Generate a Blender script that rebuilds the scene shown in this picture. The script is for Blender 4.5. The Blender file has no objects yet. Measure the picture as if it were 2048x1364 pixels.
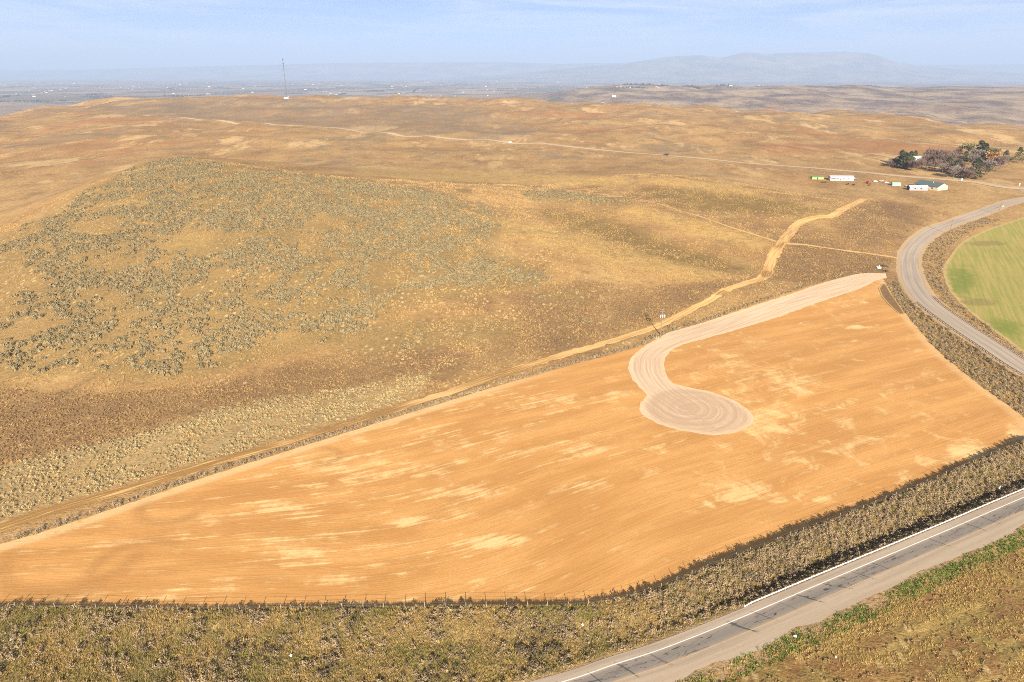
import bpy, bmesh, math, random
import numpy as np
from mathutils import Vector, Matrix

R = math.radians
rng = np.random.default_rng(7)
random.seed(7)
S = bpy.context.scene
COL = S.collection

# ------------------------------------------------------------------ camera, sky, sun, exposure
CAM_H, PITCH, F = 110.0, R(21.3), 1366.0          # F in pixels of the 2048 px wide photograph
cam_d = bpy.data.cameras.new('camera')
cam = bpy.data.objects.new('camera', cam_d)
COL.objects.link(cam)
cam.location = (0, 0, CAM_H)
cam.rotation_euler = (R(90) - PITCH, 0, 0)
cam_d.sensor_width = 36
cam_d.lens = 36 * F / 2048
cam_d.clip_start = 1.0
cam_d.clip_end = 150000
S.camera = cam

SUN_EL, SUN_AZ = R(23), R(175)                     # azimuth clockwise from +Y (view direction)
world = bpy.data.worlds.new('World')
S.world = world
world.use_nodes = True
wt = world.node_tree
wt.nodes.clear()
w_out = wt.nodes.new('ShaderNodeOutputWorld')
w_bg = wt.nodes.new('ShaderNodeBackground')
w_bg.inputs['Strength'].default_value = 0.05
sky = wt.nodes.new('ShaderNodeTexSky')
sky.sky_type = 'NISHITA'
sky.sun_disc = False
sky.sun_elevation = SUN_EL
sky.sun_rotation = SUN_AZ
sky.altitude = 2500
sky.air_density = 0.34
sky.dust_density = 0.0
sky.ozone_density = 1.8
# thin cirrus, a veil over the whole dome
w_tc = wt.nodes.new('ShaderNodeTexCoord')
w_map = wt.nodes.new('ShaderNodeMapping')
w_map.inputs['Scale'].default_value = (1.6, 2.4, 22.0)
w_map.inputs['Rotation'].default_value = (0.05, 0.12, 0.3)
w_no = wt.nodes.new('ShaderNodeTexNoise')
w_no.inputs['Scale'].default_value = 2.2
w_no.inputs['Detail'].default_value = 7
w_no.inputs['Roughness'].default_value = 0.6
w_no.inputs['Distortion'].default_value = 0.6
w_rp = wt.nodes.new('ShaderNodeMapRange')
w_rp.inputs['From Min'].default_value = 0.44
w_rp.inputs['From Max'].default_value = 0.72
w_rp.inputs['To Max'].default_value = 0.85
w_mx = wt.nodes.new('ShaderNodeMix')
w_mx.data_type = 'RGBA'
w_mx.inputs[7].default_value = (6.2, 6.7, 7.2, 1)
for a, b in ((w_tc.outputs['Generated'], w_map.inputs['Vector']), (w_map.outputs[0], w_no.inputs['Vector']),
             (w_no.outputs[0], w_rp.inputs['Value']), (w_rp.outputs[0], w_mx.inputs[0]),
             (sky.outputs[0], w_mx.inputs[6]), (w_mx.outputs[2], w_bg.inputs['Color']),
             (w_bg.outputs[0], w_out.inputs['Surface'])):
    wt.links.new(a, b)

sun_d = bpy.data.lights.new('sun', 'SUN')
sun_d.energy = 5.0
sun_d.angle = R(0.53)
sun_d.color = (1.0, 0.90, 0.74)
sun = bpy.data.objects.new('sun', sun_d)
COL.objects.link(sun)
_sd = Vector((math.sin(SUN_AZ) * math.cos(SUN_EL), math.cos(SUN_AZ) * math.cos(SUN_EL), math.sin(SUN_EL)))
sun.rotation_euler = _sd.to_track_quat('Z', 'Y').to_euler()
sun.location = (60, -200, 300)

vs = S.view_settings
vs.view_transform = 'Standard'
vs.look = 'None'
vs.exposure = 1.6
vs.gamma = 1.0
vs.use_curve_mapping = False
S.cycles.max_bounces = 5
S.cycles.diffuse_bounces = 2
S.cycles.volume_bounces = 0
S.cycles.transparent_max_bounces = 4
S.cycles.filter_width = 1.0
S.cycles.use_denoising = False
S.cycles.use_adaptive_sampling = False

# ------------------------------------------------------------------ numeric helpers
CP, SP = math.cos(PITCH), math.sin(PITCH)

def ray(px, py):
    u, v = (px - 1024) / F, (py - 682) / F
    return np.array([u, CP - v * SP, -SP - v * CP])

def P0(px, py, z=0.0):
    d = ray(px, py)
    t = (z - CAM_H) / d[2]
    return np.array([d[0] * t, d[1] * t])

def project(x, y, z):
    zc = y * CP - (z - CAM_H) * SP
    zc = np.maximum(zc, 1.0)
    return 1024 + F * x / zc, 682 - F * (y * SP + (z - CAM_H) * CP) / zc

def sm(x, a=0.0, b=1.0):
    t = np.clip((np.asarray(x, float) - a) / (b - a), 0, 1)
    return t * t * (3 - 2 * t)

_perm = np.random.default_rng(3).permutation(512)
_ga = np.random.default_rng(4).uniform(0, 2 * np.pi, 512)
def perlin(x, y, seed=0):
    x = np.asarray(x, float); y = np.asarray(y, float)
    xi = np.floor(x).astype(int); yi = np.floor(y).astype(int)
    xf = x - xi; yf = y - yi
    def g(ix, iy, dx, dy):
        k = _ga[(_perm[(ix + seed * 17) % 512] + iy * 7 + _perm[(iy * 3 + seed) % 512]) % 512]
        return np.cos(k) * dx + np.sin(k) * dy
    u = xf * xf * xf * (xf * (xf * 6 - 15) + 10)
    v = yf * yf * yf * (yf * (yf * 6 - 15) + 10)
    a = g(xi, yi, xf, yf) * (1 - u) + g(xi + 1, yi, xf - 1, yf) * u
    b = g(xi, yi + 1, xf, yf - 1) * (1 - u) + g(xi + 1, yi + 1, xf - 1, yf - 1) * u
    return (a * (1 - v) + b * v) * 1.5

def fbm(x, y, o=4, seed=0):
    s = 0; a = 1.0; t = 0
    for k in range(o):
        s = s + a * perlin(x * 2 ** k, y * 2 ** k, seed + k); t += a; a *= 0.5
    return s / t

def seg_dist(x, y, line):
    """distance to a polyline, signed side (+ on its left) and arc length of the foot point"""
    x = np.asarray(x, float); y = np.asarray(y, float)
    best = np.full(x.shape, 1e18); side = np.ones(x.shape); arc = np.zeros(x.shape); L = 0.0
    for (ax, ay), (bx, by) in zip(line[:-1], line[1:]):
        dx, dy = bx - ax, by - ay
        l2 = dx * dx + dy * dy + 1e-12
        t = np.clip(((x - ax) * dx + (y - ay) * dy) / l2, 0, 1)
        d = (x - ax - t * dx) ** 2 + (y - ay - t * dy) ** 2
        m = d < best
        best = np.where(m, d, best)
        side = np.where(m, np.sign(dx * (y - ay) - dy * (x - ax)), side)
        arc = np.where(m, L + t * math.sqrt(l2), arc)
        L += math.sqrt(l2)
    return np.sqrt(best), side, arc

def inside(x, y, poly):
    x = np.asarray(x, float); y = np.asarray(y, float)
    c = np.zeros(x.shape, bool)
    n = len(poly)
    for i in range(n):
        ax, ay = poly[i]; bx, by = poly[(i + 1) % n]
        if ay == by: continue
        c ^= ((ay > y) != (by > y)) & (x < (bx - ax) * (y - ay) / (by - ay) + ax)
    return c

def smooth_line(pts, step):
    """Catmull-Rom through the points, resampled at an even step"""
    p = np.array(pts, float)
    q = np.vstack([2 * p[0] - p[1], p, 2 * p[-1] - p[-2]])
    out = []
    for i in range(1, len(q) - 2):
        t = np.linspace(0, 1, 24, endpoint=False)[:, None]
        out.append(0.5 * (2 * q[i] + (q[i + 1] - q[i - 1]) * t + (2 * q[i - 1] - 5 * q[i] + 4 * q[i + 1] - q[i + 2]) * t ** 2
                          + (3 * q[i] - q[i - 1] - 3 * q[i + 1] + q[i + 2]) * t ** 3))
    c = np.vstack(out + [q[-2:-1]])
    s = np.concatenate([[0], np.cumsum(np.hypot(*np.diff(c, axis=0).T))])
    n = max(2, int(s[-1] / step) + 1)
    k = np.linspace(0, s[-1], n)
    return np.stack([np.interp(k, s, c[:, 0]), np.interp(k, s, c[:, 1])], 1)

# ------------------------------------------------------------------ terrain shape
CTRL = [(0,1213,0),(500,1218,0),(1000,1216,0),(1290,1188,0),(1700,1030,0),(2040,888,0),(0,1085,0),(400,955,0),(700,862,.3),
        (1000,770,.6),(1260,700,.8),(1500,620,.8),(1770,552,.6),(1650,750,.7),(1900,760,0),(1500,850,.3),(1000,1000,.2),
        (0,1364,0),(700,1364,0),(1400,1364,0),(2048,1364,.3),(2048,1150,.3),
        (2048,745,0),(1830,575,.3),(1818,517,.8),(1875,457,2),(1972,422,3),(2030,392,4),(1946,364,5),(1694,342,6),
        (1450,322,7),(1180,298,8),(1020,286,8),(1850,375,4),(1680,358,5),(1900,330,7),(1800,330,7),(1960,520,1.5),(2048,600,.5),
        (0,760,1),(300,770,1.5),(600,740,1.5),(850,690,2),(1100,640,2),(1300,610,1.6),(0,900,.4),(400,860,.6),
        (0,600,9),(300,600,11),(600,600,11),(850,560,10),(1050,540,8),
        (0,490,17),(150,450,24),(350,420,30),(600,430,27),(800,440,20),(950,450,16),
        (60,440,21),(200,367,35),(350,317,43),(520,335,38),(700,357,31),(860,383,24),
        (50,400,5),(0,425,5),(120,350,5),(700,325,11),(500,300,10),(860,335,10),(950,350,11),
        (1000,440,15),(1150,490,10.5),(1300,530,7.5),(1450,562,4),
        (1150,458,6.5),(1350,505,3.5),(1500,530,2),(1040,410,10),
        (1060,388,15),(1260,405,13.5),(1400,445,10),(1540,485,6.5),
        (1250,382,8.5),(1400,420,5.5),(1560,452,4),(1100,372,10),
        (1290,358,14),(1450,377,13.5),(1600,420,10.5),(1700,445,7),(1780,485,2.5),
        (1600,388,5.5),(1740,397,5),(1500,360,6.5),(1350,342,7)]
_c = [(*P0(a, b, z), z) for a, b, z in CTRL]
_c += [(-450,620,4),(-420,800,6),(-300,800,11),(-130,790,11),(-420,420,6),(-520,300,2),(-350,250,3),(-300,100,0),(-600,0,0),(0,0,0),
       (300,0,0),(700,200,1),(700,500,5),(750,800,9),(-700,500,4),(-800,900,8),(-300,1000,9),(0,1000,9),(350,1000,10),(700,1100,11),
       (0,-400,0),(-600,-400,0),(600,-400,0),(430,300,1),(480,420,2)]
_c = np.array(_c)
def _tps_fit(c, lam=2.0):
    n = len(c); p = c[:, :2] / 100.0
    r2 = ((p[:, None] - p[None]) ** 2).sum(-1)
    K = 0.5 * r2 * np.log(r2 + 1e-12) + lam * 0.01 * np.eye(n)
    Pm = np.hstack([np.ones((n, 1)), p])
    A = np.vstack([np.hstack([K, Pm]), np.hstack([Pm.T, np.zeros((3, 3))])])
    return np.linalg.solve(A, np.concatenate([c[:, 2], np.zeros(3)]))
_w = _tps_fit(_c)
def tps(x, y):
    X = np.asarray(x, float) / 100.0; Y = np.asarray(y, float) / 100.0
    o = _w[-3] + _w[-2] * X + _w[-1] * Y
    for (cx, cy, _z), k in zip(_c, _w):
        r2 = (X - cx / 100) ** 2 + (Y - cy / 100) ** 2
        o = o + k * 0.5 * r2 * np.log(r2 + 1e-12)
    return o

AZ = [-60, -35, -31, -29, -17, 0, 13.4, 25.5, 35, 43, 70]
ED = [1800, 2100, 2350, 2600, 2750, 2450, 1966, 1816, 1550, 1500, 1500]
EZ = [5, 10, 20, 30, 31, 25, 20, 18, 15, 12, 10]
def base_far(x, y):
    r = np.hypot(x, y); az = np.degrees(np.arctan2(x, y))
    e = np.interp(az, AZ, ED); z = np.interp(az, AZ, EZ)
    e = e + 90 * np.sin(az * 0.55) + 60 * np.sin(az * 1.3 + 1)
    fwd = sm(y, -800, 300)
    rise = 8 + (z - 8) * sm((r - 900) / (e - 900))
    drop = sm((r - e) / 1700)
    o = (rise * (1 - drop) - 105 * drop) * fwd
    und = sm(r, 500, 1000) * (1 - 0.75 * sm(r, 4500, 6000))
    ridg = 1 - 2 * np.abs(fbm(x / 520 + 3.1, y / 620, 3, 5))
    o = o + und * (12.0 * fbm(x / 380, y / 420, 4, 1) + 10.0 * (ridg - 0.55)) * (0.6 + 0.7 * sm(r, 1200, 2600))
    o = o + sm(r, 850, 1300) * (1 - sm(r, 3200, 4200)) * fwd * 11.5 * (.5 - 2 * np.abs(fbm(x / 260 + 1.7, y / 330, 3, 45)))
    # second, hazier upland to the right
    m = sm(az, -3, 9) * sm(r, 3300, 6300) * (1 - sm(r, 7200, 9500)) * fwd
    o = o + m * (96 + 40 * fbm(x / 900, y / 1100, 5, 11) + 26 * (1 - 2 * np.abs(fbm(x / 1300, y / 900, 4, 21))))
    o = o + fwd * sm(r, 12000, 20000) * (14 + 30 * fbm(x / 5000, y / 3500, 3, 31))
    return o

def h0(x, y):
    x = np.asarray(x, float); y = np.asarray(y, float)
    r = np.hypot(x, y * 0.95)
    w = 1 - sm(r, 720, 1050)
    o = base_far(x, y) * (1 - w)
    m = w > 0
    if np.any(m):
        t = np.zeros(x.shape)
        t[m] = tps(x[m], y[m]) + sm(y[m], 300, 480) * 0.9 * fbm(x[m] / 70, y[m] / 70, 3, 9)
        o = o + w * t
    return o

# road lines, first on the smooth terrain
def cast(px, py, hf):
    d = ray(px, py)
    t = np.concatenate([np.linspace(90, 1500, 1400), np.geomspace(1500, 60000, 1500)])
    g = CAM_H + d[2] * t - hf(d[0] * t, d[1] * t)
    k = np.argmax(g < 0)
    if g[k] >= 0: k = len(t) - 1
    if k == 0: k = 1
    f = g[k - 1] / (g[k - 1] - g[k] + 1e-12)
    tt = t[k - 1] + f * (t[k] - t[k - 1])
    return np.array([d[0] * tt, d[1] * tt])

def L0(pts, hf=h0):
    return [cast(a, b, hf) for a, b in pts]

HW = [P0(a, b, 1.5) for a, b in ((1254,1349),(1353,1317),(1506,1259),(1661,1195),(1797,1136),(1925,1080),(2048,1025))]
_d0 = HW[0] - HW[1]; _d0 /= np.hypot(*_d0)
_d1 = HW[-1] - HW[-3]; _d1 /= np.hypot(*_d1)
_dl = np.array([math.cos(R(180 + 13)), math.sin(R(180 + 13))])
HW = [HW[0] + _d0 * 35 + _dl * 260, HW[0] + _d0 * 35 + _dl * 110, HW[0] + _d0 * 35 + _dl * 30, HW[0] + _d0 * 18] + HW + [HW[-1] + _d1 * 60, HW[-1] + _d1 * 160, HW[-1] + _d1 * 400]
HW = smooth_line(HW, 1.5)
CR_px = [(2048,743),(1985,701),(1918,657),(1855,610),(1830,575),(1820,541),(1818,517),(1826,496),(1846,475),(1875,457),(1923,440),(1972,422),(2022,404)]
CR = L0(CR_px)
CR = [CR[0] + np.array([1.5, -52]), CR[0] + np.array([0.5, -25])] + CR
FR_px = [(2048,378),(1946,364),(1877,358),(1786,351),(1694,342),(1580,333),(1450,322),(1330,311),(1180,298),(1020,286),(850,272),(700,260),(550,250),(400,240),(290,231)]
FR = L0(FR_px)
FR = [FR[0] + np.array([260, -40]), FR[0] + np.array([110, -12])] + FR
CR = CR + [0.5 * (CR[-1] + FR[2]) + np.array([14, -8]), FR[2] + np.array([-2, -4])]
CR = smooth_line(CR, 2.0)
FR = smooth_line(FR, 6.0)

# field outline
FB = [P0(a, b) for a, b in ((0,1213),(100,1216),(400,1219),(700,1217),(1000,1216),(1150,1212),(1220,1205),(1290,1188),(1400,1145),(1600,1068),(1800,990),(1930,935),(2010,902),(2040,889))]
FR_side = [P0(a, b) for a, b in ((2056,872),(2050,838),(1960,770),(1880,705),(1835,655),(1808,622),(1785,590),(1768,562))]
FT = [P0(a, b, .5) for a, b in ((1740,549),(1647,566),(1573,591),(1490,618),(1407,645),(1337,666),(1290,690),(1258,701),(1130,735),(1000,771),(850,816),(700,862),(550,908),(400,955),(150,1040),(0,1085))]
_tip = np.array([-168.0, 117.5])
FB = [_tip] + FB
FT = FT + [_tip + np.array([2.0, 2.5])]
FB_s = smooth_line(FB, 1.5); FT_s = smooth_line(FT, 1.5); FS_s = smooth_line(FR_side, 1.5)
FIELD = [tuple(p) for p in np.vstack([FB_s, FS_s, FT_s])]

def bumps(x, y):
    """bank along the field's lower edge, highway and county road embankments"""
    o = np.zeros(np.shape(x))
    near = (np.abs(x) < 700) & (y < 760) & (y > -500)
    if not np.any(near): return o
    xs, ys = x[near], y[near]
    d, s, a = seg_dist(xs, ys, HW)
    sd = d * s                                   # + north of the highway
    ramp = 0.25 + 0.75 * sm(xs, 20, 75)
    o1 = 1.7 * ramp * (1 - sm(sd, 5.9, 9.5)) * (1 - sm(-sd, 90, 260))
    fd, fs, fa = seg_dist(xs, ys, FB_s)
    ins = inside(xs, ys, FIELD)
    fo = np.where(ins, -fd, fd)
    low = (fs < 0)                               # outside, below the fence line
    o1 = o1 + np.where(low & ~ins, (1.0 + (.6 + .25 * np.sin(fa / 17.0)) * sm(xs, -35, 20)) * sm(fo, 0.0, 1.2) * (1 - 0.8 * sm(fo, 3, 11)), 0)
    d2, s2, a2 = seg_dist(xs, ys, CR)
    lowr = 1 - sm(ys, 330, 400)
    o1 = o1 + 1.3 * lowr * (1 - sm(d2, 6.0, 11.0)) * (1 - sm(-ys, -200, -150))
    o[near] = o1
    return o

def h_exact(x, y):
    x = np.asarray(x, float); y = np.asarray(y, float)
    return h0(x, y) + bumps(x, y)

def axis(lo, hi, d, g_lo, g_hi, end_lo, end_hi):
    c = list(np.arange(lo, hi + d * 0.5, d))
    s = d
    while c[-1] < end_hi:
        s *= g_hi; c.append(c[-1] + s)
    a = [lo]; s = d
    while a[-1] > end_lo:
        s *= g_lo; a.append(a[-1] - s)
    return np.array(a[:0:-1] + c)
GX = axis(-190, 285, 1.15, 1.045, 1.045, -45000, 45000)
GY = axis(85, 420, 1.15, 1.12, 1.019, -2600, 45000)
_mx, _my = np.meshgrid(GX, GY)
GZ = h_exact(_mx.ravel(), _my.ravel()).reshape(_mx.shape)

def hg(x, y):
    """height on the ground mesh itself"""
    x = np.asarray(x, float); y = np.asarray(y, float)
    i = np.clip(np.searchsorted(GX, x) - 1, 0, len(GX) - 2)
    j = np.clip(np.searchsorted(GY, y) - 1, 0, len(GY) - 2)
    u = np.clip((x - GX[i]) / (GX[i + 1] - GX[i]), 0, 1); v = np.clip((y - GY[j]) / (GY[j + 1] - GY[j]), 0, 1)
    return (GZ[j, i] * (1 - u) + GZ[j, i + 1] * u) * (1 - v) + (GZ[j + 1, i] * (1 - u) + GZ[j + 1, i + 1] * u) * v

def P(px, py):
    return cast(px, py, hg)
def PL(pts):
    return [P(a, b) for a, b in pts]
def at3(px, py):
    p = P(px, py)
    return Vector((p[0], p[1], float(hg(p[0], p[1]))))

# ------------------------------------------------------------------ material helpers
class NT:
    def __init__(s, name):
        s.m = bpy.data.materials.new(name)
        s.m.use_nodes = True
        s.t = s.m.node_tree
        s.b = s.t.nodes['Principled BSDF']
        s.b.inputs['Roughness'].default_value = 0.9
        s.b.inputs['Specular IOR Level'].default_value = 0.15
    def n(s, typ, props=None, **inp):
        nd = s.t.nodes.new(typ)
        for k, v in (props or {}).items(): setattr(nd, k, v)
        for k, v in inp.items():
            key = int(k[1:]) if k[0] == '_' else k.replace('__', ' ')
            s.set(nd.inputs[key], v)
        return nd
    def set(s, sock, v):
        if isinstance(v, bpy.types.NodeSocket): s.t.links.new(v, sock)
        elif isinstance(v, (tuple, list)) and len(v) == 3 and sock.type == 'RGBA': sock.default_value = (*v, 1)
        else: sock.default_value = v
    def pos(s): return s.n('ShaderNodeNewGeometry').outputs['Position']
    def attr(s, name, kind='GEOMETRY'): return s.n('ShaderNodeAttribute', {'attribute_name': name, 'attribute_type': kind}).outputs['Fac']
    def mapv(s, v, scale=(1,1,1), rot=(0,0,0)): return s.n('ShaderNodeMapping', Vector=v, Scale=scale, Rotation=rot).outputs[0]
    def xyz(s, x, y, z=0.0): return s.n('ShaderNodeCombineXYZ', X=x, Y=y, Z=z).outputs[0]
    def noise(s, v, scale, detail=4, rough=.55, dist=0.0): return s.n('ShaderNodeTexNoise', Vector=v, Scale=scale, Detail=detail, Roughness=rough, Distortion=dist).outputs[0]
    def vor(s, v, scale, out='Distance', rnd=1.0): return s.n('ShaderNodeTexVoronoi', Vector=v, Scale=scale, Randomness=rnd).outputs[out]
    def rng(s, v, a, b, c=0.0, d=1.0, smooth=True):
        return s.n('ShaderNodeMapRange', {'interpolation_type': 'SMOOTHSTEP' if smooth else 'LINEAR'}, Value=v, _1=a, _2=b, _3=c, _4=d).outputs[0]
    def ma(s, op, a, b=0.0): return s.n('ShaderNodeMath', {'operation': op}, _0=a, _1=b).outputs[0]
    def mix(s, f, a, b, mode='MIX'): return s.n('ShaderNodeMix', {'data_type': 'RGBA', 'blend_type': mode}, _0=f, _6=a, _7=b).outputs[2]
    def bump(s, h, strength, dist): s.t.links.new(s.n('ShaderNodeBump', Height=h, Strength=strength, Distance=dist).outputs[0], s.b.inputs['Normal'])
    def col(s, c): s.set(s.b.inputs['Base Color'], c); return s

def plain(name, c, rough=.8, vary=.15, scale=3.0, spec=.2, metal=0.0):
    t = NT(name)
    n = t.noise(t.n('ShaderNodeTexCoord').outputs['Object'], scale, 4)
    lo = tuple(v * (1 - vary) for v in c); hi = tuple(min(1, v * (1 + vary)) for v in c)
    t.col(t.mix(n, lo, hi))
    t.b.inputs['Roughness'].default_value = rough
    t.b.inputs['Specular IOR Level'].default_value = spec
    t.b.inputs['Metallic'].default_value = metal
    return t.m

def leafy(name, c, vary=.35, trans=0.0):
    """plant material, tint differs from plant to plant and face to face"""
    t = NT(name)
    r = t.n('ShaderNodeObjectInfo').outputs['Random']
    n = t.noise(t.n('ShaderNodeTexCoord').outputs['Object'], 5.0, 2)
    big = t.noise(t.pos(), .16, 4, .65)
    f = t.ma('ADD', t.ma('MULTIPLY', r, .45), t.ma('ADD', t.ma('MULTIPLY', n, .25), t.ma('MULTIPLY', t.rng(big, .3, .7), .3)))
    lo = tuple(v * (1 - vary) for v in c); hi = tuple(v * (1 + vary) for v in c)
    t.col(t.mix(f, lo, hi))
    return t.m

# ------------------------------------------------------------------ object helpers
def mesh_from(name, V, Fc, mats, attrs=None, smooth=False, midx=None):
    me = bpy.data.meshes.new(name)
    V = np.asarray(V, np.float32)
    if isinstance(Fc, np.ndarray):
        n, k = Fc.shape
        me.vertices.add(len(V)); me.vertices.foreach_set('co', V.ravel())
        me.loops.add(n * k); me.loops.foreach_set('vertex_index', Fc.astype(np.int32).ravel())
        me.polygons.add(n); me.polygons.foreach_set('loop_start', np.arange(0, n * k, k, dtype=np.int32))
    else:
        me.from_pydata([tuple(map(float, v)) for v in V], [], Fc)
    for k, a in (attrs or {}).items():
        me.attributes.new(k, 'FLOAT', 'POINT').data.foreach_set('value', np.asarray(a, np.float32))
    for m in (mats if isinstance(mats, (list, tuple)) else [mats]): me.materials.append(m)
    if midx is not None: me.polygons.foreach_set('material_index', np.asarray(midx, np.int32))
    me.update(calc_edges=True)
    me.validate()
    if smooth: me.polygons.foreach_set('use_smooth', np.ones(len(me.polygons), bool))
    return me

def link(name, me, parent=None, loc=None, rot=None, label=None, cat=None, group=None, kind=None):
    o = bpy.data.objects.new(name, me)
    COL.objects.link(o)
    if parent is not None: o.parent = parent
    if loc is not None: o.location = loc
    if rot is not None: o.rotation_euler = rot
    for k, v in (('label', label), ('category', cat), ('group', group), ('kind', kind)):
        if v: o[k] = v
    return o

def thing(name, label, cat, loc=(0, 0, 0), rz=0.0, group=None):
    return link(name, None, None, loc, (0, 0, rz), label, cat, group)

class MB:
    """collects boxes, prisms and tubes into one mesh"""
    def __init__(s): s.v = []; s.f = []
    def add(s, v, f):
        b = len(s.v); s.v += [tuple(p) for p in v]; s.f += [tuple(i + b for i in q) for q in f]; return s
    def box(s, x0, x1, y0, y1, z0, z1):
        return s.add([(x0,y0,z0),(x1,y0,z0),(x1,y1,z0),(x0,y1,z0),(x0,y0,z1),(x1,y0,z1),(x1,y1,z1),(x0,y1,z1)],
                     [(3,2,1,0),(4,5,6,7),(0,1,5,4),(1,2,6,5),(2,3,7,6),(3,0,4,7)])
    def tube(s, a, b, r0, r1=None, n=8):
        a, b = Vector(a), Vector(b); r1 = r0 if r1 is None else r1
        d = (b - a).normalized(); u = d.orthogonal().normalized(); w = d.cross(u)
        v = [a + (u * math.cos(k * 2 * math.pi / n) + w * math.sin(k * 2 * math.pi / n)) * r0 for k in range(n)]
        v += [b + (u * math.cos(k * 2 * math.pi / n) + w * math.sin(k * 2 * math.pi / n)) * r1 for k in range(n)]
        f = [(k, (k + 1) % n, n + (k + 1) % n, n + k) for k in range(n)] + [tuple(range(n - 1, -1, -1)), tuple(range(n, 2 * n))]
        return s.add(v, f)
    def prism(s, prof, axis_pts):
        """profile [(a,b)] swept between two x positions: profile in (y,z)"""
        x0, x1 = axis_pts; n = len(prof)
        v = [(x0, a, b) for a, b in prof] + [(x1, a, b) for a, b in prof]
        return s.add(v, [(k, n + k, n + (k + 1) % n, (k + 1) % n) for k in range(n)] + [tuple(range(n)), tuple(range(2 * n - 1, n - 1, -1))])
    def me(s, name, m, smooth=False): return mesh_from(name, s.v, s.f, m, smooth=smooth)
    def build(s, name, m, parent=None, **k): return link(name, s.me(name, m, k.pop('smooth', False)), parent, **k)

def ribbon(line, lo, hi, off, step_across=1.0, jitter=0.0, seed=0, min_cols=2):
    """sheet along a line between signed offsets lo..hi (left positive); returns V, F, attrs"""
    line = np.asarray(line); n = len(line)
    t = np.gradient(line, axis=0); t /= np.hypot(t[:, 0], t[:, 1])[:, None]
    nr = np.stack([-t[:, 1], t[:, 0]], 1)
    arc = np.concatenate([[0], np.cumsum(np.hypot(*np.diff(line, axis=0).T))])
    m = max(min_cols, int((np.max(hi) - np.min(lo)) / step_across) + 2)
    lo_ = np.full(n, lo, float) if np.isscalar(lo) else np.asarray(lo, float)
    hi_ = np.full(n, hi, float) if np.isscalar(hi) else np.asarray(hi, float)
    if jitter:
        lo_ = lo_ + jitter * (perlin(arc / 3.3, 0 * arc + seed + .5, 2) + .8 * perlin(arc / 14, 0 * arc + seed + 7.5, 3))
        hi_ = hi_ + jitter * (perlin(arc / 3.1, 0 * arc + seed + 20.5, 2) + .8 * perlin(arc / 13, 0 * arc + seed + 27.5, 3))
    k = np.linspace(0, 1, m)
    o = lo_[:, None] * (1 - k) + hi_[:, None] * k
    x = line[:, 0, None] + nr[:, 0, None] * o; y = line[:, 1, None] + nr[:, 1, None] * o
    z = hg(x, y) + off
    V = np.stack([x.ravel(), y.ravel(), z.ravel()], 1)
    i = np.arange((n - 1) * (m - 1)); r, c = i // (m - 1), i % (m - 1)
    a = r * m + c
    Fc = np.stack([a + 1, a, a + m, a + m + 1], 1)
    return V, Fc, {'s': np.repeat(arc, m), 't': o.ravel(), 'k': np.tile(k, n)}

def fill(poly, step, off, jitter=0.0):
    """sheet that fills a polygon: a fine grid whose rim is pulled onto the outline"""
    poly = np.asarray(poly, float)
    if jitter:
        q = []
        for a, b in zip(poly, np.roll(poly, -1, 0)):
            m = max(1, int(np.hypot(*(b - a)) / 1.2))
            q += [a + (b - a) * k / m for k in range(m)]
        q = np.array(q)
        q = q + jitter * np.stack([perlin(q[:, 0] / 2.7, q[:, 1] / 2.7, 4), perlin(q[:, 0] / 2.7, q[:, 1] / 2.7, 14)], 1)
        poly = q
    x0, y0 = poly.min(0) - step; x1, y1 = poly.max(0) + step
    xs = np.arange(x0, x1 + step, step); ys = np.arange(y0, y1 + step, step)
    cx, cy = np.meshgrid(xs[:-1] + step / 2, ys[:-1] + step / 2)
    ok = inside(cx.ravel(), cy.ravel(), poly)
    nx = len(xs)
    j, i = np.divmod(np.nonzero(ok)[0], nx - 1)
    a = j * nx + i
    Q = np.stack([a, a + 1, a + nx + 1, a + nx], 1)
    E = np.sort(np.vstack([Q[:, [0, 1]], Q[:, [1, 2]], Q[:, [2, 3]], Q[:, [3, 0]]]), 1)
    u, cnt = np.unique(E, axis=0, return_counts=True)
    rim = np.unique(u[cnt == 1])
    ids, inv = np.unique(Q, return_inverse=True)
    Q = inv.reshape(Q.shape)
    V = np.stack([xs[ids % nx], ys[ids // nx]], 1)
    ri = np.searchsorted(ids, rim)
    p = V[ri]; best = np.full(len(p), 1e18); tgt = p.copy()
    for A, B in zip(poly, np.roll(poly, -1, 0)):
        d = B - A; t = np.clip(((p - A) @ d) / (d @ d + 1e-12), 0, 1)
        q = A + t[:, None] * d; dd = ((p - q) ** 2).sum(1); m = dd < best
        best[m] = dd[m]; tgt[m] = q[m]
    V[ri] = tgt
    z = hg(V[:, 0], V[:, 1]) + off
    return np.column_stack([V, z]), Q, poly

# ------------------------------------------------------------------ vegetation zones (outlines read off the photograph, laid on the ground)
def zone(pts): return PL(pts)
Z_SAGE = zone([(-60,505),(60,445),(150,392),(250,345),(335,319),(430,322),(520,337),(620,345),(700,358),(800,368),(900,388),(985,415),(1005,450),(985,490),(1060,530),(1105,552),(1090,575),(1000,585),(900,606),(800,618),(742,640),(730,690),(600,700),(420,748),(300,765),(150,745),(-60,760)])
Z_SAGE2 = zone([(1040,384),(1120,380),(1200,392),(1275,402),(1260,412),(1150,408),(1060,402)])
Z_SAGE3 = zone([(690,650),(760,640),(860,640),(960,635),(1060,650),(1040,675),(900,690),(760,712),(690,700)])
Z_SAGE4 = zone([(1060,585),(1130,572),(1180,585),(1170,605),(1090,604)])
Z_CREAM = zone([(-80,960),(120,900),(300,862),(450,812),(560,790),(700,775),(860,745),(840,790),(700,836),(560,880),(380,930),(250,970),(0,1040),(-80,1065)])
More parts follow.
